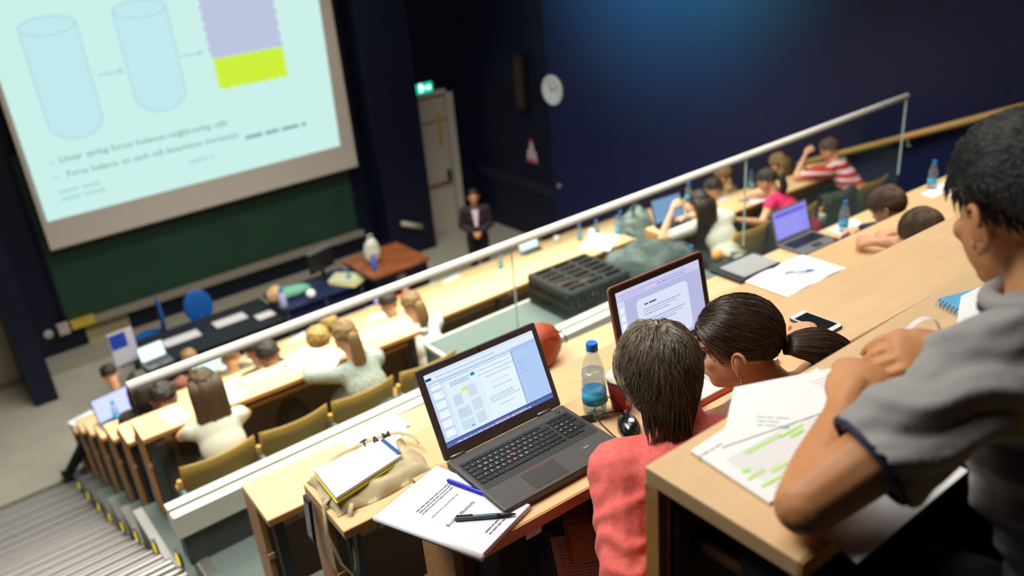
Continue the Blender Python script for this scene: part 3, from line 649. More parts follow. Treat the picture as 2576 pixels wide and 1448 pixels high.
obj('leaf_mark', MB().ell((.012, -.0325, .054), (.008, .0015, .009)), M('leaf_ochre', (150, 130, 40), .5), b0, True)
obj('level_mark', MB().b2((-.004, -.0340, .036), (-.0015, -.0335, .045)), BLACK, b0)
for x, y, z, lab in ((4.06, 1.37, -.937, 'water bottle beside the papers on the desk behind the balustrade'), (5.2, 1.36, -.937, 'water bottle by the sheets at the far right end of the desk'),
                     (.1, 6.15, -2.82, 'water bottle at the aisle end of the lower desks, beside a bright laptop'), (5.15, 4.66, -2.13, 'water bottle on the end of the long lower desk, behind the white sheet'),
                     (5.35, 5.5, -2.47, 'left one of the close pair of water bottles in the third lower row'), (5.55, 5.42, -2.47, 'right one of the close pair of water bottles in the third lower row'),
                     (5.95, 5.42, -2.47, 'water bottle beyond the striped bag, below the top rail'), (4.62, 6.14, -2.82, 'water bottle left of the small bright laptop in the lower rows'),
                     (4.95, 3.5, -1.745, 'water bottle in front of the woman in the cream top'), (4.6, 3.15, -1.9, 'water bottle standing on the platform beside the heaped coat'),
                     (7.25, 4.5, -2.13, 'water bottle in front of the woman with long brown hair'), (5.6, 4.05, -1.745, 'water bottle beyond the head of the woman in cream'),
                     (4.1, 9.35, -3.75, 'water bottle on the equipment table near the brown counter')):
    dup(b0, (x, y, z), random.uniform(0, 6), lab)

cp = thing('paper_cup', 'red paper coffee cup with a pale rim beside the short-haired woman', 'cup', (.508, -.112, 0))
obj('cup_wall', MB().lathe([(.027, 0), (.0275, .002), (.041, .098), (.0395, .098), (.026, .004), (0, .004)], 32), M('cup_red', (176, 58, 52), .5, var=(30, (160, 46, 42), 2)), cp, True)
obj('rim', MB().lathe([(.0385, .097), (.0425, .096), (.0432, .099), (.0415, .1015), (.0385, .1)], 32), M('cup_rim', (232, 222, 200), .5), cp, True)
obj('inside', MB().lathe([(.0385, .098), (.032, .05), (0, .05)], 32), M('cup_inside', (226, 214, 190), .6), cp, True)
obj('print_mark', MB().ell((-.008, -.0330, .04), (.012, .003, .014)).ell((.006, -.0322, .026), (.009, .003, .006)), M('cup_print', (226, 170, 130), .6), cp, True)
ms = thing('computer_mouse', 'black glossy computer mouse on the desk beside the laptop', 'mouse', (.45, -.195, 0), -.55)
def mouse_body():
    m = MB(); nu, nv = 24, 12
    m.ell((0, 0, 0), (.031, .056, .036), None, nu, nv); m.v = [(x * (1 - .12 * (y / .056)), y, max(z, 0) if z > 0 else 0) for x, y, z in m.v]; return m
obj('body', mouse_body(), M('mouse_gloss', (18, 18, 19), .18, coat=.6), ms, True)
obj('scroll_wheel', MB().lathe([(.008, -.004), (.008, .004)], 14), M('wheel_grey', (70, 70, 70), .5), ms, True, (0, .03, .029), (0, math.radians(90), 0))
obj('logo_disc', MB().ell((0, 0, 0), (.0085, .011, .0015)), M('logo_white', (206, 210, 212), .4), ms, True, (.004, -.014, .0345))
obj('cord', MB().tube([(0, .054, .012), (-.01, .075, .03), (-.04, .1, .05), (-.075, .08, .02), (-.07, .04, .004), (-.05, -.02, .003), (-.03, -.07, .003)], .0018, 6), BLACK, ms, True)
obj('usb_cable', MB().tube([(-.09, .06, .006), (-.05, .055, .02), (.0, .07, .012), (.02, .02, .003), (-.045, -.07, .003), (-.06, -.09, .003)], .0016, 6), BLACK, ms, True)
obj('usb_plug', MB().rbox((-.1, .055, .012), (.034, .014, .01), .003), BLACK, ms)
ph = thing('smartphone', 'white smartphone with a dark screen lying on the desk', 'phone', (1.266, -.21, 0), -.03)
obj('body', MB().rbox((0, 0, .005), (.077, .148, .009), .012, 5, .002), M('phone_side', (60, 54, 44), .35, metal=.5), ph)
obj('face', MB().rbox((0, 0, .0098), (.073, .144, .0012), .011, 5), M('phone_white', (232, 232, 232), .25), ph)
obj('screen', MB().rbox((0, 0, .0106), (.064, .112, .0006), .002), M('phone_dark', (26, 30, 36), .12), ph)
obj('home_button', MB().rbox((0, -.064, .0107), (.014, .005, .0008), .002), M('button_silver', (200, 200, 196), .3), ph)

# ---- spiral-bound booklet, pens
def sheet(name, pts, z, thick, mat, label, cat='paper', group=None, lift=None):
    c = (sum(p[0] for p in pts) / len(pts), sum(p[1] for p in pts) / len(pts))
    loc = [(p[0] - c[0], p[1] - c[1]) for p in pts]
    a, b, cc, d = loc; N = 6; m = MB(); S = (N + 1) ** 2
    for lay in (0, 1):
        for i in range(N + 1):
            for j in range(N + 1):
                u, v = i / N, j / N; x = (1 - u) * (1 - v) * a[0] + u * (1 - v) * b[0] + u * v * cc[0] + (1 - u) * v * d[0]; y = (1 - u) * (1 - v) * a[1] + u * (1 - v) * b[1] + u * v * cc[1] + (1 - u) * v * d[1]
                m.v.append((x, y, .0008 + lay * thick + (lift(u, v) if lift else 0)))
    for i in range(N):
        for j in range(N):
            k = i * (N + 1) + j; m.f.append((k, k + 1, k + N + 2, k + N + 1)); k += S; m.f.append((k, k + N + 1, k + N + 2, k + 1))
    for i in range(N):
        for (p, q) in ((i, i + 1), (N * (N + 1) + i, N * (N + 1) + i + 1), (i * (N + 1), (i + 1) * (N + 1)), (i * (N + 1) + N, (i + 1) * (N + 1) + N)): m.f.append((p, q, q + S, p + S))
    o = obj(name, m, mat, None, False, (c[0], c[1], z)); tag(o, label, cat, group); return o
def prints(par, n, x, y, wd, h, gap, ang, z, mat=INK, seed=3, name='printed_lines'):
    b = dbars(n, 0, 0, wd, h, gap, mat, seed); return obj(name, b, mat, par, loc=(x, y, z), rot=(0, 0, ang))
bk = thing('bound_booklet', 'white spiral-bound book of abstracts with clear cover, half under the laptop', 'booklet', (-.0785, -.15, .001), 0)
BQ = [(-.228, -.038), (-.124, -.318), (.056, -.264), (-.018, .02)]
lq = [(x + .0785, y + .15) for x, y in BQ]
pg = MB().prism(lq, 0, .013); obj('page_block', pg, M('page_white', (238, 238, 240), .7), bk, bevel=.002)
ang = math.atan2(lq[2][1] - lq[1][1], lq[2][0] - lq[1][0])
obj('back_cover', MB().prism([(x * 1.03, y * 1.03) for x, y in lq], -.0006, .0002), clear('pvc_cover', (252, 252, 254), .012), bk)
obj('clear_cover', MB().prism([(x * 1.025 + .004, y * 1.025) for x, y in lq], .0136, .0142), clear('pvc_cover'), bk)
obj('binding_tube', MB().tube([(lq[0][0] - .004, lq[0][1], .006), (lq[1][0] - .004, lq[1][1] - .004, .006)], .0085, 12), M('binding_white', (226, 222, 226), .4), bk, True)
ta = math.atan2(lq[0][1] - lq[1][1], lq[0][0] - lq[1][0]) - math.pi / 2 + .0
bx_, by_ = (lq[2][0] - lq[1][0]), (lq[2][1] - lq[1][1]); wa = math.atan2(by_, bx_)
BI = M('booklet_ink', (120, 118, 130), .8)
txt('title_text', 'Book of Abstracts', .0135, BI, bk, (-.05, -.045, .0146), (0, 0, wa), bold=.0002)
prints(bk, 3, -.075, .05, .12, .004, .009, wa, .0146, BI, 5); prints(bk, 1, -.06, .008, .1, .004, .009, wa, .0146, M('booklet_red', (196, 150, 140), .8), 6); prints(bk, 2, .0, -.12, .1, .0055, .011, wa, .0146, BI, 8)
def pen(label, p0, p1, body, tip, z=.0195, r=.005):
    p0, p1 = Vector(p0), Vector(p1); d = p1 - p0; L = d.length
    t = thing('ballpoint_pen', label, 'pen', (p0.x, p0.y, z), math.atan2(d.y, d.x))
    t.rotation_euler = (0, -math.asin(d.z / L), math.atan2(d.y, d.x))
    rx = Matrix.Rotation(math.radians(90), 3, 'Y')
    def lt(prof): m = MB().lathe(prof, 14); m.v = [tuple(rx @ Vector(p)) for p in m.v]; return m
    obj('barrel', lt([(r * .7, 0), (r, .004), (r, L * .68), (r * .95, L * .7)]), body, t, True)
    obj('tip', lt([(r * .95, L * .7), (r * .85, L * .86), (r * .3, L), (0, L * 1.01)]), tip, t, True)
    obj('clip', MB().b2((0.004, -r * .3, r), (L * .3, r * .3, r * 1.5)), tip, t)
    return t
pen('transparent blue ballpoint pen lying against the laptop side', (-.037, -.058, .0195), (.012, -.205, .0195), M('pen_blue', (24, 24, 214), .25), M('pen_blue_tip', (150, 150, 190), .3, metal=.5))
pen('dark gel pen with a grey grip across the booklet', (-.105, -.187, .0195), (.006, -.272, .0195), M('pen_smoke', (60, 84, 92), .35), BLACK, r=.0058)

# ---- printouts on the nearest desk
HL = M('highlighter_ink', (196, 240, 140), .8); HL2 = M('highlighter_ink_bright', (172, 240, 90), .8)
s1 = sheet('printout', [(-.034, -.965), (.30, -.985), (.33, -.80), (-.018, -.805)], .4765, .004, PAPER, 'highlighted printout on the nearest desk, under the bent arm')
s2 = sheet('printout', [(.02, -.835), (.34, -.925), (.45, -.872), (.175, -.738)], .4810, .0012, PAPER, 'loose printout pushed over the far edge of the nearest desk', lift=lambda u, v: .0)
cx, cy = .1445, -.889
LINK = M('ink_light', (192, 192, 200), .8)
for i in range(15): prints(s1, 1, -.145, .026 - i * .0066, .26, .0022, .01, -.08, .0052, LINK, 50 + i)
prints(s1, 1, -.17, .062, .2, .005, .01, -.05, .0052, M('ink_grey2', (150, 150, 158), .8), 91)
for x, y, w_ in ((-.109, .016, .076), (-.036, .006, .053), (-.025, -.006, .03), (-.151, -.010, .014), (-.158, -.026, .037), (-.117, -.038, .036), (-.158, -.05, .04), (-.11, -.052, .04)):
    obj('highlight_stroke', quad(w_, .006, 0, 0, 0), HL if w_ > .035 else HL2, s1, loc=(x, y, .0056), rot=(0, 0, -.1))
for i in range(5): prints(s2, 1, .03, .02 - i * .009, .11, .0028, .01, -.28, .0024, LINK, 70 + i)
obj('highlight_stroke', quad(.05, .006, 0, 0, 0), HL2, s2, loc=(.06, -.03, .0026), rot=(0, 0, -.28))
prints(s2, 3, -.12, .02, .04, .006, .012, -.9, .0024, M('ink_green', (170, 206, 196), .8), 77)
sheet('printout', [(-.05, -1.112), (.23, -1.118), (.24, -.985), (-.02, -.985)], .4765, .002, PAPER, 'white sheet along the near edge of the nearest desk, below the elbow')
sp_ = thing('spiral_notebook', 'bright blue spiral notebook under papers at the right of the nearest desk', 'notebook', (.70, -.875, .4765), -.35)
obj('cover', MB().rbox((.08, -.01, .006), (.17, .13, .012), .004), M('notebook_cyan', (70, 170, 216), .5), sp_)
for i in range(14): obj('wire_loop', MB().tube([(-.008 + .006 * math.cos(a), 0, .006 + .008 * math.sin(a)) for a in [j * math.pi / 4 for j in range(9)]], .0011, 5), M('wire_white', (220, 220, 226), .4), sp_, True, (0, -.07 + i * .0092, 0))
sheet('loose_paper', [(.56, -.93), (.75, -.985), (.93, -.885), (.74, -.855)], .491, .003, PAPER, 'loose white papers covering the blue spiral notebook', lift=lambda u, v: .004 * math.sin(3 * u))
st_ = thing('paper_strip', 'curled white lanyard strip with printed letters near the hand', 'strip', (.545, -.885, .4765)); st_.scale = (.55, .55, .55)
ST = MB(); pts = [(.045 * math.cos(a) * (1 + .08 * a), .02 * a - .03, .048 + .045 * math.sin(a)) for a in [i * .28 - 1.6 for i in range(23)]]
for i in range(len(pts) - 1):
    p, q = pts[i], pts[i + 1]; ST.add([(p[0], p[1], p[2]), (q[0], q[1], q[2]), (q[0] + .006, q[1] + .02, q[2]), (p[0] + .006, p[1] + .02, p[2])], [(0, 1, 2, 3)])
so_ = obj('ribbon', ST, M('ribbon_white', (236, 232, 232), .7), st_, True)
for i, ch in enumerate('UTORIA'):
    p = pts[12 - i]; txt('ribbon_letter', ch, .014, M('ribbon_ink', (110, 100, 110), .8), st_, (p[0] + .002, p[1] + .003, p[2] + .0015), (0, 1.3 - i * .28, .3))
hl = thing('highlighter_pen', 'green highlighter held in the hand of the man in grey', 'pen', (.335, -.965, .535), .9)
obj('barrel', MB().tube([(-.03, 0, 0), (.05, .0, .012)], .009, 14), M('hl_green', (20, 180, 30), .4), hl, True)
obj('cap', MB().tube([(-.06, 0, -.005), (-.03, 0, 0)], [.0095, .0098], 14), M('hl_dark', (16, 60, 20), .4), hl, True)

# ---- tote bag and papers
CAN = M('natural_canvas', (196, 182, 146), .85, var=(20, (184, 168, 130), 3), bump=(400, .25))
tb = thing('tote_bag', 'beige canvas tote bag with dark printed letters, lying flat on the desk', 'bag', (.11, .72, -.478), -.05)
def cloth_block(sx, sy, h, seed, n=26):
    m = MB(); S = (n + 1) ** 2
    for lay in (0, 1):
        for i in range(n + 1):
            for j in range(n + 1):
                u, v = i / n * 2 - 1, j / n * 2 - 1
                k = max(0, 1 - max(abs(u), abs(v)) ** 6); w_ = mnoise.fractal(Vector((u * 2 + seed, v * 2, seed)), 1, 2, 4)
                x = u * sx * (1 + .03 * math.sin(5 * v + seed)); y = v * sy * (1 + .05 * math.sin(4 * u + seed))
                m.v.append((x, y, .003 if lay == 0 else .006 + h * k * (1 + .35 * w_) + .006 * math.sin(9 * u + 5 * v)))
    for i in range(n):
        for j in range(n):
            k = i * (n + 1) + j; m.f.append((k, k + 1, k + n + 2, k + n + 1)); k += S; m.f.append((k, k + n + 1, k + n + 2, k + 1))
    for i in range(n):
        for (p, q) in ((i, i + 1), (n * (n + 1) + i, n * (n + 1) + i + 1), (i * (n + 1), (i + 1) * (n + 1)), (i * (n + 1) + n, (i + 1) * (n + 1) + n)): m.f.append((p, q, q + S, p + S))
    return m
obj('bag_body', cloth_block(.185, .125, .045, 2.0), CAN, tb, True)
obj('bag_mouth', MB().tube([(.19 * math.cos(a) * .9 + .03, .125 * math.sin(a) + .03, .045 + .008 * math.sin(3 * a)) for a in [i * math.pi / 12 - .2 for i in range(14)]], [.004 + .008 * math.sin(math.pi * i / 13) for i in range(14)], 8, flat=.4), CAN, tb, True)
for i, ch in ((3, 'T'), (4, 'A'), (5, 'M')): txt('printed_letter', ch, .042, M('bag_ink', (44, 40, 36), .8), tb, (-.1 + i * .04, .092 - .004 * abs(i - 2.5), .058), (.9, 0, .0), bold=.0015)
obj('strap', MB().tube([(-.17, -.04, .03), (-.2, -.05, .02), (-.215, -.07, -.08), (-.2, -.1, -.2), (-.17, -.125, -.26), (-.165, -.13, -.34)], .009, 8, flat=.5), CAN, tb, True)
obj('strap', MB().tube([(-.13, -.12, .03), (-.15, -.14, .01), (-.155, -.145, -.08), (-.16, -.14, -.2), (-.17, -.128, -.27)], .009, 8, flat=.5), CAN, tb, True)
nb = sheet('writing_pad', [(-.07, .615), (.2, .66), (.245, .785), (-.055, .805)], -.416, .012, PAPER, 'white writing pad with a dark blue edge on the tote bag')
obj('blue_edge', MB().b2((.115, -.05, .014), (.13, .07, .017)), M('pad_blue', (30, 76, 130), .5), nb)
tag(sheet('folder', [(-.074, .612), (.19, .655), (.235, .775), (-.058, .803)], -.428, .006, M('folder_yellow', (216, 206, 40), .5), 'yellow folder under the white pad on the tote bag', 'folder'), None, None)
for k, (q, zz) in enumerate((([(.38, 1.55), (.66, 1.47), (.70, 1.6), (.42, 1.66)], 0), ([(.42, 1.47), (.60, 1.43), (.68, 1.62), (.5, 1.655)], .004), ([(.46, 1.5), (.7, 1.52), (.69, 1.62), (.45, 1.61)], .008))):
    sheet('loose_paper', q, -.936 + zz, .003, PAPER, ['lowest of the fanned white papers behind the tote bag', 'middle of the fanned white papers behind the tote bag', 'topmost of the fanned white papers behind the tote bag'][k], 'paper', 'fanned papers behind the tote bag')
pen('dark pen lying on the fanned papers behind the tote bag', (.46, 1.56, 0), (.57, 1.5, 0), M('pen_teal', (40, 80, 100), .4), BLACK, z=-.921)
th = thing('panel_edge', 'thin dark side panel edge at the end of the desk by the tote strap', 'tablet', (-.108, .80, -.58))
obj('body', MB().rbox((0, 0, 0), (.010, .05, .17), .003), BLACK, th); obj('screen', MB().b2((-.0065, -.02, -.07), (-.0055, .02, .07)), M('edge_reflection', (70, 90, 110), .1), th)  # dark edge of the desk side panel; its bluish reflection is painted as a strip
th.rotation_euler = (0, .08, 0)
# ---- leather bag behind the laptop
lb = thing('leather_bag', 'orange-brown leather bag behind the laptop lid', 'bag', (1.50, 1.52, -.937), .1)
blob('bag_body', M('leather_orange', (186, 76, 36), .5, var=(8, (166, 62, 28), 3), bump=(60, .2)), (0, 0, .1), (.15, .1, .13), 1.2, .06, 5, lb, zmin=-.099)
obj('flap_seam', MB().tube([(.13 * math.cos(a), -.085, .1 + .11 * math.sin(a)) for a in [i * math.pi / 10 for i in range(11)]], .004, 6), M('leather_dark', (120, 44, 20), .5), lb, True)
# ---- shelf items under the laptop desk
bf = thing('document_folder', 'blue folder with a printed page below the laptop desk', 'folder', (.20, -.30, -.26), 0)
bf.rotation_euler = (.1, 0, -.55)
obj('folder_cover', MB().rbox((0, 0, -.008), (.24, .32, .01), .004), M('folder_blue', (96, 140, 190), .45), bf); obj('folder_flap', MB().rbox((-.112, 0, -.001), (.03, .32, .012), .004), M('folder_blue2', (70, 110, 165), .45), bf)
obj('page', MB().b2((-.085, -.15, -.002), (.115, .13, .001)), PAPER, bf)
prints(bf, 22, -.07, .1, .16, .004, .0095, 0, .0015, INK, 33)
br = thing('brochure', 'tan printed brochure tucked above the blue folder', 'brochure', (.30, -.19, -.24), 0); br.rotation_euler = (.15, 0, -.6)
obj('sheet', MB().b2((-.07, -.16, 0), (.09, .13, .002)), M('brochure_tan', (206, 172, 120), .6), br); obj('upper_band', MB().b2((-.07, .03, .002), (.09, .13, .003)), M('brochure_brown', (168, 128, 84), .6), br)
prints(br, 4, -.05, .11, .12, .006, .013, 0, .0036, M('ink_brown', (110, 80, 60), .8), 12); obj('panel', MB().b2((-.06, -.12, .002), (.07, .0, .003)), M('brochure_cream', (232, 214, 160), .6), br)

# ---- right-hand desk things
ob = thing('open_notebook', 'open white notebook with a pen lying in it, on the pale desk', 'notebook', (2.42, .63, -.478), -.03)
for sx, nm in ((-1, 'left_page'), (1, 'right_page')):
    m = MB(); n = 8
    for i in range(n + 1):
        u = i / n
        for v in (-.125, .125): m.v.append((sx * u * .225, v, .004 + .012 * math.sin(u * math.pi) * (1 - u * .5)))
    for i in range(n): k = i * 2; m.f.append((k, k + 1, k + 3, k + 2))
    po = obj(nm, m, PAPER, ob, True)
    prints(po, 10, min(0, sx * .2) + (.02 if sx > 0 else 0), .09, .15, .004, .018, 0, .0185, M('ink_pale', (205, 208, 214), .8), 60 + sx)
pen('blue and white pen lying in the open notebook', (2.37, .66, 0), (2.50, .58, 0), M('pen_white', (190, 200, 230), .4), M('pen_blue2', (50, 80, 190), .4), z=-.458)
cl = thing('closed_laptop', 'closed black laptop with a grey sleeve on top, behind the balustrade', 'laptop', (3.15, 1.47, -.937), -.05)
obj('body', MB().rbox((0, 0, .012), (.38, .26, .024), .01, 3, .002), BLACK, cl); obj('sleeve', MB().rbox((.02, -.01, .027), (.32, .2, .006), .006), M('sleeve_grey', (150, 152, 152), .7), cl)
def laptop_small(label, loc, yaw, rgb, k=1.0, w_=.34, tilt=72, body=M('small_body_grey', (120, 120, 120), .4, metal=.3), border=.012, hgt=.22):
    t = thing('laptop', label, 'laptop', loc, yaw, 'laptops on the lower desks')
    obj('base', MB().rbox((0, -.11, .009), (w_, .23, .018), .008), body, t); obj('keyboard', MB().rbox((0, -.08, .0186), (w_ * .86, .1, .0012), .003), KEYM, t); obj('touchpad', MB().rbox((0, -.18, .0184), (.09, .05, .0006), .003), DARKST, t)
    l = obj('lid', MB().rbox((0, hgt / 2, -.003), (w_, hgt, .007), .008), body, t); l.matrix_local = Matrix.Translation((0, .0, .018)) @ Matrix.Rotation(math.radians(tilt), 4, 'X')
    obj('display', quad(w_ - 2 * border, hgt - 2 * border - .01, -w_ / 2 + border, border + .01, .0012), glow('scr_%d_%d_%d' % rgb, rgb, k), l)
    return t
v = laptop_small('grey laptop with a violet screen on the desk behind the balustrade', (3.74, 1.53, -.937), -.05, (150, 146, 240), 1.0, .36, 74)
dsp = [c for c in v.children if c.name.startswith('lid')][0].children[0]
obj('screen_header', quad(.3, .025, -.15, .165, .0016), glow('violet_head', (110, 106, 220), 1.0), dsp)
obj('text_lines', dbars(9, -.14, .145, .26, .006, .013, None, 5), glow('violet_text', (180, 178, 250), 1.0), dsp, loc=(0, 0, .0018))
sheet('loose_paper', [(4.0, 1.3), (4.2, 1.27), (4.32, 1.44), (4.02, 1.46)], -.937, .004, PAPER, 'white papers under the bottle behind the balustrade')
sheet('loose_paper', [(5.0, 1.22), (5.4, 1.14), (5.5, 1.36), (5.05, 1.36)], -.937, .004, PAPER, 'white sheets at the right end of the desk by the far bottle')
sheet('loose_paper', [(3.75, .42), (4.2, .4), (4.2, .62), (3.9, .64)], -.478, .003, PAPER, 'white sheet beside the dark-haired man, on the pale desk')

# ================================================================ people
def remesh(mb, vox, smooth=3):
    me = mb.mesh('raw'); o = bpy.data.objects.new('raw', me); COL.objects.link(o)
    r = o.modifiers.new('r', 'REMESH'); r.mode = 'VOXEL'; r.voxel_size = vox; r.use_smooth_shade = True
    if smooth: s = o.modifiers.new('s', 'SMOOTH'); s.factor = .5; s.iterations = smooth
    dg = bpy.context.evaluated_depsgraph_get(); out = bpy.data.meshes.new_from_object(o.evaluated_get(dg))
    bpy.data.objects.remove(o); bpy.data.meshes.remove(me)
    out.polygons.foreach_set('use_smooth', [True] * len(out.polygons)); return out
def displace(me, fn):
    n = len(me.vertices); co = np.empty(n * 3); me.vertices.foreach_get('co', co); no = np.empty(n * 3); me.vertices.foreach_get('normal', no)
    co = co.reshape(-1, 3); no = no.reshape(-1, 3)
    d = np.array([fn(Vector(p)) for p in co]); co += no * d[:, None]
    me.vertices.foreach_set('co', co.ravel()); me.update()
V = lambda *a: Vector(a)
class Head:
    def __init__(s, c, f, u, k=1.0):
        s.c = Vector(c); s.f = Vector(f).normalized(); u = Vector(u); s.u = (u - s.f * u.dot(s.f)).normalized(); s.l = s.u.cross(s.f); s.k = k
        s.m = Matrix((s.l, s.f, s.u)).transposed()
    def p(s, l, f, u): return s.c + s.m @ (Vector((l, f, u)) * s.k)
def head_prims(mb, h, inf=0.0):
    k = h.k
    def e(c, r): mb.ell(h.p(*c), [x * k + inf for x in r], h.m, 20, 14)
    e((0, -.012, .035), (.074, .095, .086)); e((0, .02, -.03), (.062, .074, .084)); e((0, .058, -.085), (.030, .026, .024))
    e((0, .072, .028), (.052, .02, .017)); e((0, .086, -.056), (.023, .012, .011)); e((.032, .066, -.02), (.024, .02, .02)); e((-.032, .066, -.02), (.024, .02, .02))
    mb.tcap(h.p(0, .088, .005), .009 * k, h.p(0, .108, -.03), .014 * k)
    for sx in (1, -1):
        e((sx * .077, -.008, -.012), (.009, .019, .033)); e((sx * .079, -.006, -.036), (.008, .011, .014))
def ear_geo(mb, h, sx):
    P = []
    for i in range(15):
        a = math.radians(-70 + i * 250 / 14); f = -.006 + .0155 * math.cos(a) * (1 if math.cos(a) > 0 else 1.1); u = -.010 + .029 * math.sin(a); P.append(h.p(sx * (.0800 + max(0, (.012 - f)) * .45), f, u))
    mb.tube(P, [.0035 * h.k] + [.0044 * h.k] * 13 + [.0034 * h.k], 8)
    mb.ell(h.p(sx * .0815, -.008, -.010), (.0065 * h.k, .0155 * h.k, .028 * h.k), h.m @ Matrix.Rotation(-sx * .35, 3, 'Z'), 14, 10)
    mb.ell(h.p(sx * .0815, -.001, -.040), (.0045 * h.k, .0085 * h.k, .010 * h.k), h.m, 12, 8); mb.ell(h.p(sx * .0815, .009, -.012), (.004 * h.k, .004 * h.k, .008 * h.k), h.m, 10, 8)
def join_mesh(a, b):
    bm = bmesh.new(); bm.from_mesh(a); bm.from_mesh(b); bm.to_mesh(a); bm.free(); a.polygons.foreach_set('use_smooth', [True] * len(a.polygons)); return a
def hand_prims(mb, wr, d, n, side=1, curl=.5, k=1.0, spread=.06):
    """wr wrist point, d direction of the palm, n back-of-hand normal, side +1 thumb towards n x d"""
    d = Vector(d).normalized(); n = Vector(n); n = (n - d * n.dot(d)).normalized(); s = n.cross(d) * side
    fr = Matrix((s, d, n)).transposed(); wr = Vector(wr)
    mb.ell(wr + d * .05 * k, (.040 * k, .052 * k, .016 * k), fr, 16, 10); mb.ell(wr + d * .075 * k, (.042 * k, .026 * k, .014 * k), fr, 16, 10)
    mb.tcap(wr, .026 * k, wr + d * .04 * k, .024 * k)
    for i, (off, L) in enumerate(((.029, .072), (.010, .080), (-.010, .075), (-.029, .058))):
        p = wr + d * (.088 - abs(i - 1) * .004) * k + s * off * k; a = 0.12; seg = (.45, .32, .25); rr = (.0092, .0085, .0075, .0065)
        for j in range(3):
            a += curl * (1.0, 1.05, .7)[j]
            q = p + (d * math.cos(a) - n * math.sin(a) + s * off * spread * 10 * (1 - j * .3)).normalized() * L * seg[j] * k
            mb.tcap(p, rr[j] * k, q, rr[j + 1] * k, 8); p = q
    p = wr + d * .03 * k + s * .03 * k - n * .004 * k
    for j, (L, w_) in enumerate(((.045, (.55, .75, -.25)), (.033, (.25, .9, -.4)), (.026, (-.1, .9, -.45)))):
        q = p + (s * w_[0] + d * w_[1] + n * w_[2]).normalized() * L * k; mb.tcap(p, (.0125, .0105, .0095)[j] * k, q, (.0105, .0095, .0075)[j] * k, 8); p = q
def hair_cap(h, thick=.014, front=.45, side=-.08, back=-.42, part=0.0, seed=0.0, lump=.05, nu=48, nv=32):
    """shell of hair: dives under the scalp where there is face"""
    m = MB(); rad = (.076, .098, .09); c0 = Vector((0, -.012, .033))
    for j in range(nv + 1):
        th = math.pi * j / nv
        for i in range(nu):
            ph = 2 * math.pi * i / nu; d = Vector((math.sin(th) * math.cos(ph), math.sin(th) * math.sin(ph), math.cos(th)))
            az = d.y / max(1e-4, math.hypot(d.x, d.y))
            lim = side + (front - side) * max(0, az) ** 1.5 if az > 0 else side + (back - side) * (-az) ** .7
            t = max(0.0, min(1.0, (d.z - lim) / .12 + .5)); t = t * t * (3 - 2 * t)
            n = mnoise.fractal(d * 3 + Vector((seed, 0, 0)), 1, 2, 3)
            k = t * (thick * (1 + .9 * max(0, -d.y) * .4) + lump * .25 * n) + (1 - t) * (-.02)
            p = c0 + Vector((d.x * (rad[0] + k), d.y * (rad[1] + k), d.z * (rad[2] + k))); m.v.append(tuple(h.p(*p)))
    for j in range(nv):
        for i in range(nu): m.f.append((j * nu + i, (j + 1) * nu + i, (j + 1) * nu + (i + 1) % nu, j * nu + (i + 1) % nu))
    return m
def lock(m, pts, ws, flat=.6, n=14, wob=.12, seed=0):
    """a wide lock of hair: elliptical tube with lengthwise grooves"""
    pts = [Vector(p) for p in pts]; K = 18; L = len(pts) - 1; P = []; Wd = []
    for i in range(K + 1):
        t = i / K * L; a = min(int(t), L - 1); u = t - a
        p0 = pts[max(a - 1, 0)]; p1 = pts[a]; p2 = pts[a + 1]; p3 = pts[min(a + 2, L)]
        P.append(.5 * ((2 * p1) + (p2 - p0) * u + (2 * p0 - 5 * p1 + 4 * p2 - p3) * u * u + (3 * p1 - p0 - 3 * p2 + p3) * u ** 3)); Wd.append(ws[a] * (1 - u) + ws[a + 1] * u)
    o = len(m.v); m.tube(P, Wd, 22, True, flat)
    for q in range(o, len(m.v)):
        j = (q - o) % 22; i = (q - o) // 22; c = P[min(i, K)]; v = Vector(m.v[q]); m.v[q] = tuple(c + (v - c) * (1 + wob * math.sin(j * 2.4 + seed + .25 * i)))
    return m
SK = M('skin_light', (226, 172, 136), .5, var=(12, (218, 160, 124), 3), spec=.35); SKT = M('skin_tan', (212, 150, 100), .5, var=(12, (202, 138, 90), 3), spec=.35)
EYE = M('eye_dark', (46, 34, 28), .6, spec=.2); LIP = M('lips', (176, 96, 86), .5)
HB = {'brown': M('hair_brown', (74, 54, 36), .45, var=(60, (98, 74, 50), 2), stretch=(3, 3, .6), bump=(90, .5)), 'dark': M('hair_dark', (34, 27, 22), .42, var=(60, (54, 43, 34), 2), stretch=(3, 3, .6), bump=(90, .5)),
      'blond': M('hair_blond', (160, 124, 64), .45, var=(60, (186, 150, 84), 2), stretch=(3, 3, .6), bump=(90, .5)), 'light': M('hair_lightbrown', (122, 92, 56), .45, var=(60, (150, 116, 72), 2), stretch=(3, 3, .6), bump=(90, .5)), 'black': M('hair_black', (16, 13, 12), .5, var=(80, (24, 20, 18), 2), bump=(160, .6))}
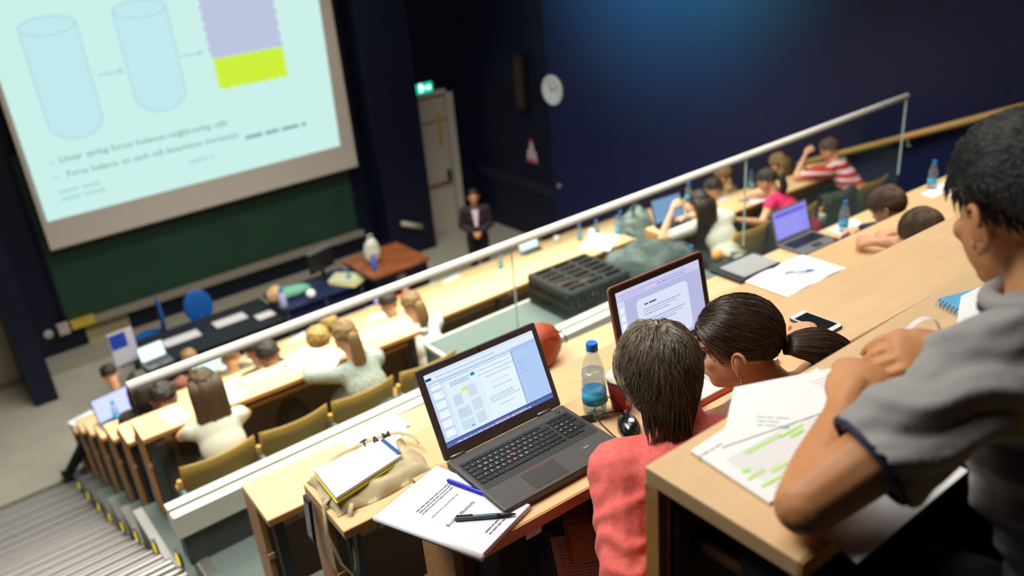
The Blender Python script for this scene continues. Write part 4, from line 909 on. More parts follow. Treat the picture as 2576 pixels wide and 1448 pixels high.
def seated(x, y, zf, face=0.0, lean=.3, k=1.0, hd=None, hf=None, sw=.17, armL=None, armR=None, deskz=None, **ov):
    """joints of a seated person; face is the turn from +Y (counter-clockwise)"""
    F = V(-math.sin(face), math.cos(face), 0); L = V(-math.cos(face), -math.sin(face), 0); U = V(0, 0, 1)
    J = dict(F=F, L=L, k=k); J['pel'] = V(x, y, zf + .53 * 1); S = F * math.sin(lean) + U * math.cos(lean); J['S'] = S
    J['neck'] = J['pel'] + S * .50 * k; J['hd'] = J['neck'] + (S * .6 + F * .25 + U * .4).normalized() * .16 * k if hd is None else Vector(hd)
    J['hf'] = F * .85 - U * .5 if hf is None else Vector(hf)
    dz = (zf + .73 if deskz is None else deskz) + .03
    for sg_, nm, arm in ((1, 'L', armL), (-1, 'R', armR)):
        sh = J['neck'] - S * .05 * k + L * sg_ * sw * k; J['sh' + nm] = sh
        if arm is None:
            wr = sh + F * .30 * k - L * sg_ * .05; wr.z = dz + .015; el = (sh + wr) / 2 + L * sg_ * .09 - F * .03; el.z = dz + .03
        else: el, wr = Vector(arm[0]), Vector(arm[1])
        J['el' + nm] = el; J['wr' + nm] = wr; J['hn' + nm] = U
        hip = J['pel'] + L * sg_ * .09; kn = hip + F * .40 * k + L * sg_ * .03; kn.z = zf + .50; an = kn - F * .04; an.z = zf + .08
        J['hip' + nm] = hip; J['kn' + nm] = kn; J['an' + nm] = an
    for a, b in ov.items(): J[a] = Vector(b)
    return J
def torso_prims(mb, J, inf=0.0, bust=0.0, low=False):
    L = (J['shL'] - J['shR']).normalized(); pel, neck = J['pel'], J['neck']; S = (neck - pel).normalized(); Fd = S.cross(L) * -1; Fd = L.cross(S) * (1 if L.cross(S).dot(J['F']) > 0 else -1)
    fr = Matrix((L, Fd, S)).transposed(); H = (neck - pel).length; k = J['k']
    for t, w_, d, hh in ((.0, .165, .115, .12), (.3, .140, .10, .13), (.58, .155, .108, .15), (.8, .160, .095, .11))[:3 if low else 4]:
        mb.ell(pel + S * H * t, (w_ * k + inf, d * k + inf, hh * k + inf), fr, 20, 12)
    mid = neck - S * .055 * k
    if low: return
    for nm in 'LR': mb.tcap(mid, .062 * k + inf, J['sh' + nm], .055 * k + inf)
    if bust:
        for sx in (-1, 1): mb.ell(pel + S * H * .6 + Fd * .09 + L * .06 * sx, (.06 + inf, .05 + inf, .06 + inf), fr)
def arm_prims(mb, J, nm, inf=0.0, upto=2.0):
    k = J['k']; sh, el, wr = J['sh' + nm], J['el' + nm], J['wr' + nm]
    if upto <= 1: mb.tcap(sh, .053 * k + inf, sh.lerp(el, upto), (.053 - .012 * upto) * k + inf * 1.25)
    else:
        mb.tcap(sh, .053 * k + inf, el, .040 * k + inf); t = upto - 1
        mb.tcap(el, .041 * k + inf, el.lerp(wr, t * .35), .040 * k + inf)
        if t > .35: mb.tcap(el.lerp(wr, .35), .040 * k + inf, el.lerp(wr, t), (.040 - .014 * t) * k + inf)
def leg_prims(mb, J, inf=0.0):
    for nm in 'LR':
        mb.tcap(J['hip' + nm], .085 + inf, J['kn' + nm], .06 + inf); mb.tcap(J['kn' + nm], .058 + inf, J['an' + nm], .04 + inf)
def shoes(J, mat, root):
    for nm in 'LR':
        a = J['an' + nm]; f = J.get('ft' + nm, J['F']); s = f.cross(V(0, 0, 1)); fr = Matrix((s, f, V(0, 0, 1))).transposed()
        m = MB().ell(a + f * .07 - V(0, 0, .04), (.045, .13, .042), fr, 14, 10).ell(a - f * .02 - V(0, 0, .02), (.04, .06, .06), fr, 14, 10); obj('shoe', m, mat, root, True)
def person(label, J, skin=SK, top=None, sleeve=2.0, bottom=None, hair=None, vox=.014, group='people in the lecture hall', legs=True, face=True, hk=1.0, handcurl=.35, tname='shirt', folds=0.0, headup=(0, 0, 1), extra=None, feet=None):
    root = thing('person', label, 'person', (J['pel'].x, J['pel'].y, J['anL'].z - .08), 0, group); base = root.location.copy()
    h = Head(J['hd'], J['hf'], headup, hk); b = MB(); torso_prims(b, J); head_prims(b, h)
    b.tcap(J['neck'] - (J['neck'] - J['pel']).normalized() * .04, .06 * J['k'], h.p(0, -.025, -.06), .05 * J['k'])
    for nm, sd in (('L', 1), ('R', -1)):
        arm_prims(b, J, nm); d = J.get('hd' + nm + 'd', (J['wr' + nm] - J['el' + nm])); hand_prims(b, J['wr' + nm], d, J['hn' + nm], -sd, J.get('curl' + nm, handcurl), J['k'] * J.get('handk', 1.0))
    if legs: leg_prims(b, J)
    me = remesh(b, vox, 2); eg = MB()
    for sx in (1, -1): ear_geo(eg, h, sx)
    join_mesh(me, eg.mesh('ears'))
    def put(name, m_, mat):
        mm = m_ if not isinstance(m_, MB) else m_.mesh(name)
        mm.transform(Matrix.Translation(-base)); o = obj(name, mm, mat, root, True); return o
    put('body', me, skin)
    if top is not None:
        c = MB(); torso_prims(c, J, .014, low=sleeve <= 0)
        for nm in ('LR' if sleeve > 0 else ''): arm_prims(c, J, nm, .013, sleeve)
        cm = remesh(c, vox, 2)
        if folds: displace(cm, lambda p: folds * (abs(mnoise.noise(Vector((p.x * 22, p.y * 22, p.z * 9)))) - .25 + .5 * mnoise.noise(p * 35)))
        put(tname, cm, top)
    if legs and bottom is not None:
        c = MB(); leg_prims(c, J, .014); L = (J['shL'] - J['shR']).normalized(); c.ell(J['pel'] - V(0, 0, .03), (.18, .14, .12), Matrix((L, V(0, 0, 1).cross(L), V(0, 0, 1))).transposed()); put('trousers', remesh(c, vox, 2), bottom)
        sm = MB()
        for nm in 'LR':
            a = J['an' + nm]; f = J['F']; s = f.cross(V(0, 0, 1)); fr = Matrix((s, f, V(0, 0, 1))).transposed()
            m_ = MB().ell(a + f * .07 - V(0, 0, .036), (.045, .13, .042), fr, 14, 10).ell(a - f * .02 - V(0, 0, .018), (.04, .06, .06), fr, 14, 10); put('shoe', m_, M('shoe_black', (24, 22, 22), .5))
    if face:
        for sx in (1, -1): put('eye', MB().ell(h.p(sx * .031, .083, .004), (.013 * hk, .007 * hk, .0065 * hk), h.m, 10, 8), EYE); put('eyebrow', MB().tcap(h.p(sx * .016, .0895, .024), .0035, h.p(sx * .046, .074, .026), .003, 8), HB['dark'])
        put('lips', MB().ell(h.p(0, .095, -.056), (.022 * hk, .006 * hk, .006 * hk), h.m, 10, 8), LIP)
    if hair:
        col = HB[hair[0]]; style = hair[1]; opts = hair[2] if len(hair) > 2 else {}
        hm = hair_cap(h, **opts)
        if style == 'long':
            ln = hair[3] if len(hair) > 3 else .36; dn = V(0, 0, -1)
            for q, (lx, w_) in enumerate(((-.055, .045), (0, .07), (.055, .045))):
                s0 = h.p(lx, -.07, .05); s1 = h.p(lx * 1.2, -.105, -.03); s2 = s1 + (dn * .9 - J['F'] * .12).normalized() * ln * .5; s3 = s1 + (dn - J['F'] * .05).normalized() * ln
                lock(hm, [s0, s1, s2, s3], [w_ * .9, w_, w_ * 1.0, w_ * .35], .55, seed=q * 2.1)
        if style == 'pony':
            ln = hair[3] if len(hair) > 3 else .3; s0 = h.p(0, -.11, -.01); s1 = s0 + h.m @ V(0, -.045, 0) * 1; s2 = s1 + V(0, 0, -1) * ln * .5 - J['F'] * .03; s3 = s1 + V(0, 0, -1) * ln
            hm2 = MB(); lock(hm2, [s0, s1, s2, s3], [.022, .04, .052, .02], .7); put('ponytail', hm2, col)
            put('hair_tie', MB().tube([s0 + (h.l * math.cos(a) + h.u * math.sin(a)) * .024 - h.f * .012 for a in [i * math.pi / 6 for i in range(13)]], .007, 8), M('tie_dark', (30, 26, 26), .7))
        put('hair', hm, col)
    return root, h, put

# ---------------------------------------------------------------- strands for the two heads in focus
def strand_mesh(name, paths, r0, r1, mat, tones, parent, base):
    """paths: (N,K,3) world points"""
    P = np.asarray(paths); N, K, _ = P.shape; T = np.gradient(P, axis=1); T /= np.linalg.norm(T, axis=2, keepdims=True) + 1e-9
    a = np.array([.31, .77, .56]); U = np.cross(T, a); U /= np.linalg.norm(U, axis=2, keepdims=True) + 1e-9; Wv = np.cross(T, U)
    rad = (r0 + (r1 - r0) * np.linspace(0, 1, K) ** 2)[None, :, None]
    rings = [P + rad * (U * math.cos(q) + Wv * math.sin(q)) for q in (0, 2.094, 4.189)]
    vs = np.stack(rings, 2).reshape(-1, 3) - np.array(base)
    idx = np.arange(N * K * 3).reshape(N, K, 3); q = []
    for j in range(3):
        k = (j + 1) % 3; q.append(np.stack([idx[:, :-1, j], idx[:, :-1, k], idx[:, 1:, k], idx[:, 1:, j]], -1).reshape(-1, 4))
    q = np.concatenate(q); me = bpy.data.meshes.new(name)
    me.vertices.add(len(vs)); me.vertices.foreach_set('co', vs.astype(np.float32).ravel()); me.loops.add(q.size); me.loops.foreach_set('vertex_index', q.ravel().astype(np.int32))
    me.polygons.add(len(q)); me.polygons.foreach_set('loop_start', np.arange(0, q.size, 4, dtype=np.int32)); me.polygons.foreach_set('use_smooth', np.ones(len(q), bool))
    me.update(calc_edges=True); at = me.attributes.new('tone', 'FLOAT', 'POINT'); at.data.foreach_set('value', np.repeat(np.asarray(tones, np.float32), K * 3))
    o = obj(name, me, mat, parent); o['kind'] = 'stuff'; return o
def rnd(n): return rng.random(n)
def dirs(n):
    z = rnd(n) * 2 - 1; a = rnd(n) * 2 * math.pi; s = np.sqrt(1 - z * z); return np.stack([s * np.cos(a), s * np.sin(a), z], 1)
def slerp_dir(d0, d1, t):
    d = d0 * (1 - t) + d1 * t; return d / (np.linalg.norm(d, axis=-1, keepdims=True) + 1e-9)
RADH = np.array([.076, .098, .09]); CH = np.array([0, -.012, .033])
def to_world(h, loc): # (…,3) head-local -> world
    A = np.array(h.m); return np.array(h.c) + h.k * (loc @ A.T)

# coral jacket woman
J = seated(.30, -.63, -.73, -.47, .3, .97, hd=(.352, -.395, .282), hf=(.42, .72, -.52), neck=(.36, -.475, .150), shL=(.215, -.40, .095), shR=(.515, -.555, .105),
           elL=(.085, -.55, -.085), wrL=(.22, -.42, -.24), elR=(.50, -.62, -.13), wrR=(.42, -.42, -.22))
CORAL = M('coral_cotton', (240, 98, 90), .75, var=(80, (244, 118, 108), 6), bump=(160, .08), sheen=.15)
p1, h1, put1 = person('woman with short dark hair in a coral jacket, seen from behind', J, SK, None, 2.0, M('jeans_dark', (40, 46, 70), .8), None, .008, 'people in the lecture hall', True, True, .90, .3)
c = MB(); torso_prims(c, J, .024)
for nm in 'LR': arm_prims(c, J, nm, .021, 1.95)
c.tcap(J['neck'] - V(0, 0, .0), .062, J['neck'] + V(.0, .012, .03), .058)
jm = remesh(c, .007, 3)
def fold(p):
    a = Vector(J['shL']); b = Vector(J['elL']); ab = b - a; t = (p - a).dot(ab) / ab.length_squared; d = (p - (a + ab * max(0, min(1, t)))).length
    w_ = max(0, 1 - d / .11) if t > -.05 else 0
    q = p * 14
    n = mnoise.noise(Vector((q.x * .8, q.y * .8, q.z * 1.1)) + V(3, 1, 0))
    s = math.sin((t * 30 + 5 * n + p.x * 26)) * .0075 * w_ * min(1, max(0, t * 3 + .2))
    return s + .004 * n + .0004 * mnoise.noise(p * 40)
displace(jm, fold); jk = put1('jacket', jm, CORAL)
# seams
sm = MB(); sh = J['shL']; el = J['elL']; ax = (el - sh).normalized(); u = ax.cross(V(-.5, -.8, .2)).normalized(); v_ = ax.cross(u)
put1('collar', MB().tube([J['neck'] + V(.066 * math.cos(a), .062 * math.sin(a) + .004, .022 + .010 * math.sin(a)) for a in [i * math.pi / 10 for i in range(21)]], .009, 8, flat=1.0), CORAL)
HS1 = M('hair_strand_ash', (46, 37, 29), .27, tone=(176, 156, 130), spec=.9); HUN = M('hair_under', (26, 21, 18), .6)
put1('hair', hair_cap(h1, .011, .2, -.05, -.72, seed=2, lump=.01), HUN)
N = 8500; K = 9
crown = np.array([-.10, -.42, .90]); crown /= np.linalg.norm(crown)
d0 = dirs(N * 3); ok = (d0[:, 2] > -.72 + .15 * d0[:, 1]) & ~((d0[:, 1] > .35) & (d0[:, 2] < .35)) & ~((d0[:, 1] > .0) & (d0[:, 2] < -.25)) & ~((np.abs(d0[:, 0]) > .72) & (d0[:, 2] < -.12) & (d0[:, 1] > -.42)); d0 = d0[ok][:N]; N1 = len(d0)
cl = np.floor(np.arctan2(d0[:, 0], d0[:, 1]) * 7 + np.sin(d0[:, 2] * 9) * 1.3)          # clumps
cr_ = np.sin(cl * 12.9) * .5
ang_from = np.arccos(np.clip(d0 @ crown, -1, 1))
away = d0 - crown * (d0 @ crown)[:, None]; away /= np.linalg.norm(away, axis=1, keepdims=True) + 1e-9
side = np.cross(d0, crown); side /= np.linalg.norm(side, axis=1, keepdims=True) + 1e-9
Ls = .6 + .7 * rnd(N1); Ls = np.where((np.abs(d0[:, 0]) > .6) & (d0[:, 2] < .35) & (d0[:, 1] > -.45), Ls * .4, Ls); jit = rnd(N1); paths = np.zeros((N1, K, 3)); d = d0.copy()
lift = .011 + .013 * rnd(N1) + .016 * cr_
for i in range(K):
    t = i / (K - 1)
    r = RADH[None] + (.006 + lift * (.35 + .65 * math.sin(t * 2.4)))[:, None]
    loc = CH + d * r; below = np.clip(-.30 - d[:, 2], 0, 1); loc[:, 2] -= below * .085; loc[:, 1] += np.where(d[:, 1] < 0, below * .012, 0); loc[:, 0] *= 1 - below * .08
    paths[:, i] = loc
    g = np.array([0, 0, -1.0]); step = away * (1 - .5 * t) + g * (.35 + .5 * t) + side * (cr_ * .8 + .9 * (jit - .5) * t + .3 * np.sin(t * 4 + jit * 6))[:, None]
    step -= d * np.sum(step * d, 1, keepdims=True); step /= np.linalg.norm(step, axis=1, keepdims=True) + 1e-9
    d = d + step * (Ls / (K - 1))[:, None]; d /= np.linalg.norm(d, axis=1, keepdims=True)
tone = np.clip(.18 + .45 * rnd(N1) ** 2 + .25 * (cr_ + .2), 0, 1)
strand_mesh('hair_strands', to_world(h1, paths), .0009, .0003, HS1, tone, p1, p1.location)
Q = 260; ta = rnd(Q) * 2 * math.pi; tp = np.zeros((Q, K, 3)); cu = np.cross(crown, [1, 0, 0]); cu /= np.linalg.norm(cu); cv = np.cross(crown, cu)
for i in range(K):
    t = i / (K - 1); rr_ = .004 + .045 * t; hgt = .008 + .014 * math.sin(t * 2.6)
    tp[:, i] = CH + crown * RADH + crown * (.004 + hgt * (.4 + .6 * rnd(Q)[:, None] * 0 + .6))[:1] * (.55 + .45 * np.sin(ta * 3)[:, None] ** 2) + (np.cos(ta + t * .9)[:, None] * cu + np.sin(ta + t * .9)[:, None] * cv) * rr_ - np.array([0, 0, 1]) * (t * t * .022)
strand_mesh('crown_tuft', to_world(h1, tp), .0012, .0003, HS1, .3 + .6 * rnd(Q), p1, p1.location)
# nape wisps
M_ = 2600; lx = (rnd(M_) - .5) * .15; st0 = np.stack([lx, -.100 + 6.5 * lx * lx - .008 * rnd(M_), -.01 - .06 * rnd(M_)], 1); W_ = np.zeros((M_, K, 3))
for i in range(K):
    t = i / (K - 1); W_[:, i] = st0 + np.stack([(.012 * np.sin(lx * 90 + t * 2) - .25 * lx) * t, .012 * t + .022 * t * t + 0 * lx, -(.05 + .045 * np.abs(np.sin(lx * 300))) * t], 1)
strand_mesh('nape_strands', to_world(h1, W_), .0009, .0003, HS1, .1 + .3 * rnd(M_), p1, p1.location)

# ponytail woman
J = seated(.70, -.64, -.73, 0, .3, .97, hd=(.622, -.402, .258), hf=(-.60, .78, -.20), neck=(.672, -.50, .155), shL=(.475, -.492, .135), shR=(.845, -.535, .165), elL=(.475, -.36, .05), wrL=(.565, -.265, .05), elR=(.99, -.44, .055), wrR=(1.105, -.30, .05))
LACE = M('white_lace', (238, 234, 226), .8, bump=(160, .5))
p2, h2, put2 = person('woman with a long dark ponytail and gold earring leaning towards the laptop', J, SK, LACE, 0, M('jeans_dark'), None, .008, 'people in the lecture hall', True, True, .97, .35, 'top', headup=(-.05, .15, .98))
put2('hair', hair_cap(h2, .010, .38, -.10, -.78, seed=5, lump=.004), HUN)
HS2 = M('hair_strand_brown', (32, 23, 17), .25, tone=(116, 88, 66), spec=.9)
tie = np.array([.0, -.85, -.50]); tie /= np.linalg.norm(tie)
N = 8000; d0 = dirs(N * 3); lim = np.where(d0[:, 1] > 0, -.12 + .50 * d0[:, 1] ** 1.5, -.10 - .68 * np.maximum(-d0[:, 1], 0) ** .8); d0 = d0[d0[:, 2] > lim][:N]; N2 = len(d0); paths = np.zeros((N2, K, 3))
off = .007 + .007 * rnd(N2); band = np.sin(np.arctan2(d0[:, 0], d0[:, 2]) * 23 + d0[:, 1] * 2)
for i in range(K):
    t = i / (K - 1); dd = slerp_dir(d0, tie[None], t * .97 * (.55 + .45 * (ang := 1.0)))
    r = RADH[None] + (off * (1 - .5 * t) + .0015 * band)[:, None]; paths[:, i] = CH + dd * r
strand_mesh('hair_strands', to_world(h2, paths), .0007, .0005, HS2, np.clip(.15 + .35 * rnd(N2) ** 2 + .2 * np.maximum(band, 0), 0, 1), p2, p2.location)
tieP = to_world(h2, (CH + tie * (RADH + .012)))
for q in range(3):
    put2('hair_tie', MB().tube([Vector(tieP) + (h2.l * math.cos(a) + h2.u * math.sin(a)) * (.017 + .001 * q) - h2.f * (.004 + q * .005) for a in [i * math.pi / 8 for i in range(17)]], .0042, 8), M('tie_black', (20, 20, 22), .6))
# ponytail: from the tie out and down towards the right
ctrl = np.array([tieP, tieP + np.array([.04, -.042, .014]), tieP + np.array([.09, -.072, -.004]), tieP + np.array([.13, -.095, -.045]), tieP + np.array([.15, -.10, -.125])])
def bez(cp, t):
    t = np.asarray(t)[:, None]; n = len(cp) - 1; out = 0
    for i, c_ in enumerate(cp): out = out + math.comb(n, i) * (1 - t) ** (n - i) * t ** i * c_
    return out
KP = 14; C_ = bez(ctrl, np.linspace(0, 1, KP)); N3 = 6500; a = rnd(N3) * 2 * math.pi; rr = np.sqrt(rnd(N3)); T = np.gradient(C_, axis=0); T /= np.linalg.norm(T, axis=1, keepdims=True)
Ua = np.cross(T, [0, 0, 1.0]); Ua /= np.linalg.norm(Ua, axis=1, keepdims=True); Ub = np.cross(T, Ua); prof = np.interp(np.linspace(0, 1, KP), [0, .12, .4, .75, 1], [.016, .036, .056, .058, .045])
wv = (.007 * np.sin(np.linspace(0, 11, KP)[None] + (a * 2)[:, None]) + .008 * np.sin(np.linspace(0, 5, KP)[None] * (1 + rnd(N3))[:, None] + (rnd(N3) * 6)[:, None])) * np.linspace(0, 1, KP)[None]
paths = C_[None] + (rr * np.cos(a))[:, None, None] * prof[None, :, None] * Ua[None] + (rr * np.sin(a))[:, None, None] * (prof * .8)[None, :, None] * Ub[None] + wv[:, :, None] * Ua[None]
strand_mesh('ponytail', paths, .0008, .0003, HS2, np.clip(.25 + .7 * rnd(N3) ** 2, 0, 1), p2, p2.location)
pm = MB(); lock(pm, [Vector(c_) for c_ in C_[::2]], [.014, .036, .05, .052, .046, .036, .014][:len(C_[::2])], .75); put2('ponytail_core', pm, HUN)
er = h2.p(.083, -.004, -.052)
for i in range(4): put2('earring_bead', MB().ell(er + h2.u * (-.007 * i) * 1.0 + h2.f * .0015 * i, (.0038,) * 3, None, 10, 8), M('gold', (206, 168, 90), .3, metal=.9))
put2('earring_bar', MB().tcap(er - h2.u * .016 + h2.f * .006, .003, er - h2.u * .03 + h2.f * .008, .003), M('earring_dark', (50, 46, 40), .3, metal=.6))
put2('lanyard', MB().tube([J['neck'] + V(-.05, -.045, .05), J['neck'] + V(-.075, -.03, .01), J['neck'] + V(-.09, .03, -.04)], .008, 8, flat=.25), M('lanyard_white', (220, 214, 214), .6))
put2('sleeve_trim', MB().tube([J['shR'].lerp(J['elR'], .32) + Vector((.055 * math.cos(q) , .03 * math.cos(q), .055 * math.sin(q))) for q in [i * math.pi / 9 for i in range(19)]], .008, 8), LACE)

put2('shoulder_strap', MB().tube([J['shL'] + V(.05, .06, .0), J['shL'] + V(.055, .01, .062), J['shL'] + V(.06, -.06, .03)], .012, 8, flat=.4), LACE)
# man in the grey polo shirt
J = seated(.30, -1.36, -.254, 0, .2, 1.04, hd=(.42, -1.06, .818), hf=(.34, .84, -.32), neck=(.345, -1.135, .700), shL=(.170, -1.14, .665), shR=(.50, -1.18, .66), elL=(-.055, -1.035, .530), wrL=(.160, -.955, .540), elR=(.62, -1.05, .53), wrR=(.44, -.992, .548))
J['handk'] = 1.12; J['hnL'] = V(-.25, -.2, .95); J['hdLd'] = V(.105, .028, .028); J['curlL'] = .72; J['hnR'] = V(.15, -.55, .8); J['hdRd'] = V(-.09, .06, .01); J['curlR'] = .42
POLO = M('grey_polo_knit', (164, 161, 159), .85, var=(8, (156, 153, 151), 3), bump=(300, .2))
p3, h3, put3 = person('man in a grey polo shirt leaning on the nearest desk, close to the camera', J, SKT, None, .6, M('trousers_black', (14, 14, 16), .8), ('black', 'short', dict(thick=.013, front=.42, side=-.06, back=-.66, lump=.006)), .0048, 'people in the lecture hall', True, False, 1.08, .6)
c = MB(); torso_prims(c, J, .026)
for nm in 'LR': arm_prims(c, J, nm, .020, .60)
pmh = remesh(c, .008, 3)
def fold3(p):
    n = mnoise.noise(p * 9); q = math.sin(p.z * 92 + p.y * 38 + p.x * 12 + 3.2 * n); s = (q * abs(q)) * .0085 * max(0, min(1, (.34 - p.x) / .16)); return s + .006 * n
displace(pmh, fold3)
bm = bmesh.new(); bm.from_mesh(pmh)
for nm in 'LR':
    a_, b_ = J['sh' + nm], J['el' + nm]; ab = b_ - a_
    kill = [v for v in bm.verts if (v.co - a_).dot(ab) / ab.length_squared > .64 and (v.co - a_.lerp(b_, .75)).length < .13]
    bmesh.ops.delete(bm, geom=kill, context='VERTS')
bm.to_mesh(pmh); bm.free()
put3('polo_shirt', pmh, POLO)
sh, el = J['shL'], J['elL']; ax = (el - sh).normalized(); q0 = sh.lerp(el, .635); u = ax.cross(V(0, 0, 1)).normalized(); v_ = ax.cross(u)
put3('sleeve_trim', MB().tube([q0 + u * .0655 * math.cos(a) + v_ * .0655 * math.sin(a) for a in [i * math.pi / 12 for i in range(25)]], .0048, 8), M('trim_navy', (26, 34, 66), .7))
put3('collar', MB().tube([J['neck'] + V(.074 * math.cos(a), .068 * math.sin(a) - .0, .035 - .02 * math.sin(a)) for a in [i * math.pi / 10 for i in range(21)]], .016, 8, flat=1.0), POLO)
put3('collar_stripe', MB().tube([J['neck'] + V(.086 * math.cos(a), .080 * math.sin(a) - .002, .022 - .02 * math.sin(a)) for a in [i * math.pi / 10 for i in range(21)]], .005, 6), M('trim_navy'))

def fuzz(h, root, mat, N, L, front, side, back, thick, seed=0):
    d = dirs(N * 4); az = d[:, 1] / np.maximum(1e-4, np.hypot(d[:, 0], d[:, 1])); lim = np.where(az > 0, side + (front - side) * np.maximum(az, 0) ** 1.5, side + (back - side) * np.maximum(-az, 0) ** .7)
    d = d[d[:, 2] > lim - .06][:N]; n = len(d); g = np.array([.15, .55, .0]) * (d[:, 2:3] > .3) + np.array([0, -.35, -1.0]) * (d[:, 2:3] <= .3); g = g + (rng.random((n, 3)) - .5) * .9
    tn = g - d * np.sum(g * d, 1, keepdims=True); tn /= np.linalg.norm(tn, axis=1, keepdims=True) + 1e-9; ln = L * (.5 + rnd(n)); P_ = np.zeros((n, 5, 3))
    for i in range(5):
        t = i / 4; P_[:, i] = CH + d * (RADH + thick * .7) + tn * (ln * t)[:, None] + d * (.25 * ln * t * (1 - .5 * t))[:, None]
    return strand_mesh('hair_strands', to_world(h, P_), .0012, .0004, mat, rnd(n) * .7, root, root.location)
fuzz(h3, p3, M('hair_strand_black', (12, 10, 9), .4, tone=(40, 32, 27), spec=.5), 3500, .022, .42, -.06, -.66, .013)
# ---------------------------------------------------------------- everyone further down
def sit(label, hd, zf, face, hair, top, sleeve=2.0, skin=SK, bottom=M('trousers_dark', (30, 32, 44), .8), hf=None, headup=(0, 0, 1), k=.97, tname='shirt', handcurl=.35, xoff=0.0, **ov):
    hd = Vector(hd); F = V(-math.sin(face), math.cos(face), 0); ct = max(.55, min(.99, (hd.z - zf - .53 - .13) / .5)); th = math.acos(ct)
    p = hd - F * (.5 * math.sin(th) + .045)
    J = seated(p.x + xoff, p.y, zf, face, th, k, hd=hd, hf=hf, **{a: b for a, b in ov.items() if a in ('armL', 'armR', 'sw')})
    for a, b in ov.items():
        if a not in ('armL', 'armR', 'sw'): J[a] = Vector(b)
    return person(label, J, skin, top, sleeve, bottom, hair, .016, 'people in the lecture hall', True, True, .98, handcurl, tname, headup=headup)
CREAM = M('cream_top', (222, 218, 200), .85, bump=(200, .2)); KNIT = M('grey_knit', (176, 182, 170), .9, var=(50, (140, 148, 140), 2), bump=(120, .5)); WHITE = M('white_cotton', (232, 230, 224), .85); DKJ = M('dark_jacket', (58, 44, 36), .9); DKB = M('dark_blue_shirt', (34, 40, 58), .85); PINK = M('pink_top', (236, 40, 106), .8)
zD, zE, zF_, zG, zH, zI, zJ = -2.475, -2.86, -3.2, -3.55, -3.88, -4.23, -4.55
sit('woman with long straight brown hair and a cream sleeveless top, near the stair', (.30, 3.50, -1.40), zD, -.1, ('brown', 'long', dict(thick=.016, front=.45, side=-.3, back=-.5), .52), CREAM, .12, k=.88)
sit('woman with a blond ponytail in a grey knit sweater, holding a white sheet', (1.33, 3.52, -1.46), zD, 0, ('light', 'pony', dict(thick=.014), .36), KNIT, 2.0, k=.92, elL=(1.05, 3.62, -1.70), wrL=(1.12, 3.82, -1.70))
sit('woman in a white shirt with brown hair at the end of the short desk', (2.27, 4.20, -1.78), zE, 0, ('light', 'pony', dict(thick=.014), .26), WHITE)
sit('round dark-haired head beside the woman in the white shirt', (2.46, 5.0, -2.10), zF_, 0, ('dark', 'short'), DKB)
sit('blond head just beyond the large white sheet', (1.45, 4.33, -1.84), zE, 0, ('blond', 'bob', dict(thick=.02, side=-.45, back=-.6)), CREAM)
sit('second blond head, one row beyond the first', (2.22, 5.9, -2.56), zG, .2, ('blond', 'bob', dict(thick=.02, side=-.4, back=-.6)), DKB)
sit('dark-haired head in front of the small white card', (1.0, 4.27, -1.765), zE, 0, ('dark', 'short', dict(thick=.018)), DKJ)
sit('dark head half hidden behind another dark-haired head', (1.16, 5.08, -2.09), zF_, .1, ('dark', 'short'), DKB)
sit('person in a dark brown jacket hunched over the desk near the stair', (.2, 4.3, -1.80), zE, -.3, ('dark', 'short', dict(thick=.018)), DKJ)
sit('dark-haired person beside the bright laptop at the aisle', (.2, 5.08, -2.03), zF_, -.2, ('dark', 'long', dict(thick=.018, side=-.3), .2), DKJ)
sit('dark-haired person in the front row with white headphones and black trousers', (.40, 8.0, -3.22), zJ, .2, ('dark', 'short', dict(thick=.014)), M('black_shirt', (24, 24, 28), .8), bottom=M('trousers_black'), knL=(-.05, 8.15, -4.0), anL=(-.3, 8.45, -4.47), knR=(.1, 8.3, -4.05), anR=(-.05, 8.55, -4.47))
sit('reddish-haired head below the top rail, left of the second bright laptop', (1.02, 6.85, -2.83), zH, 0, ('light', 'short', dict(thick=.008)), M('rust_shirt', (150, 90, 76), .8), skin=SKT)
sit('brown head right of the second bright laptop', (1.2, 6.05, -2.56), zG, -.1, ('light', 'short', dict(thick=.004)), M('olive_shirt', (120, 110, 80), .8), skin=SKT)
sit('person in a red top at the front row, beside a violet laptop', (4.35, 8.15, -3.50), zJ, -.2, ('dark', 'short'), M('red_top', (214, 60, 50), .8))
sit('woman with long dark hair in a cream top, one forearm raised by the laptop', (4.92, 3.33, -1.42), zD, -.25, ('dark', 'long', dict(thick=.016, side=-.3), .34), CREAM, .7, xoff=.14, elL=(4.53, 3.45, -1.68), wrL=(4.74, 3.5, -1.46), elR=(5.35, 3.5, -1.66), wrR=(5.15, 3.68, -1.69))
sit('woman in a bright pink top with brown hair tied back', (6.0, 3.38, -1.49), zD, .35, ('dark', 'pony', dict(thick=.012), .24), PINK, .15, elL=(5.70, 3.2, -1.80), wrL=(5.45, 3.32, -1.72))
sit('woman with very long brown hair beyond the woman in pink', (7.35, 4.2, -1.80), zE, .1, ('light', 'long', dict(thick=.018, side=-.3), .5), DKB)
STR = M('striped_red_white', (206, 30, 40), .8)
nt = STR.node_tree; wv_ = nt.nodes.new('ShaderNodeTexWave'); wv_.bands_direction = 'Z'; wv_.wave_type = 'BANDS'; wv_.inputs['Scale'].default_value = 4.0; wv_.inputs['Distortion'].default_value = 0
tc = nt.nodes.new('ShaderNodeTexCoord'); rp = nt.nodes.new('ShaderNodeValToRGB'); rp.color_ramp.interpolation = 'CONSTANT'; rp.color_ramp.elements[0].color = lin((204, 30, 42)) + (1,); rp.color_ramp.elements[1].color = lin((236, 206, 210)) + (1,); rp.color_ramp.elements[1].position = .55
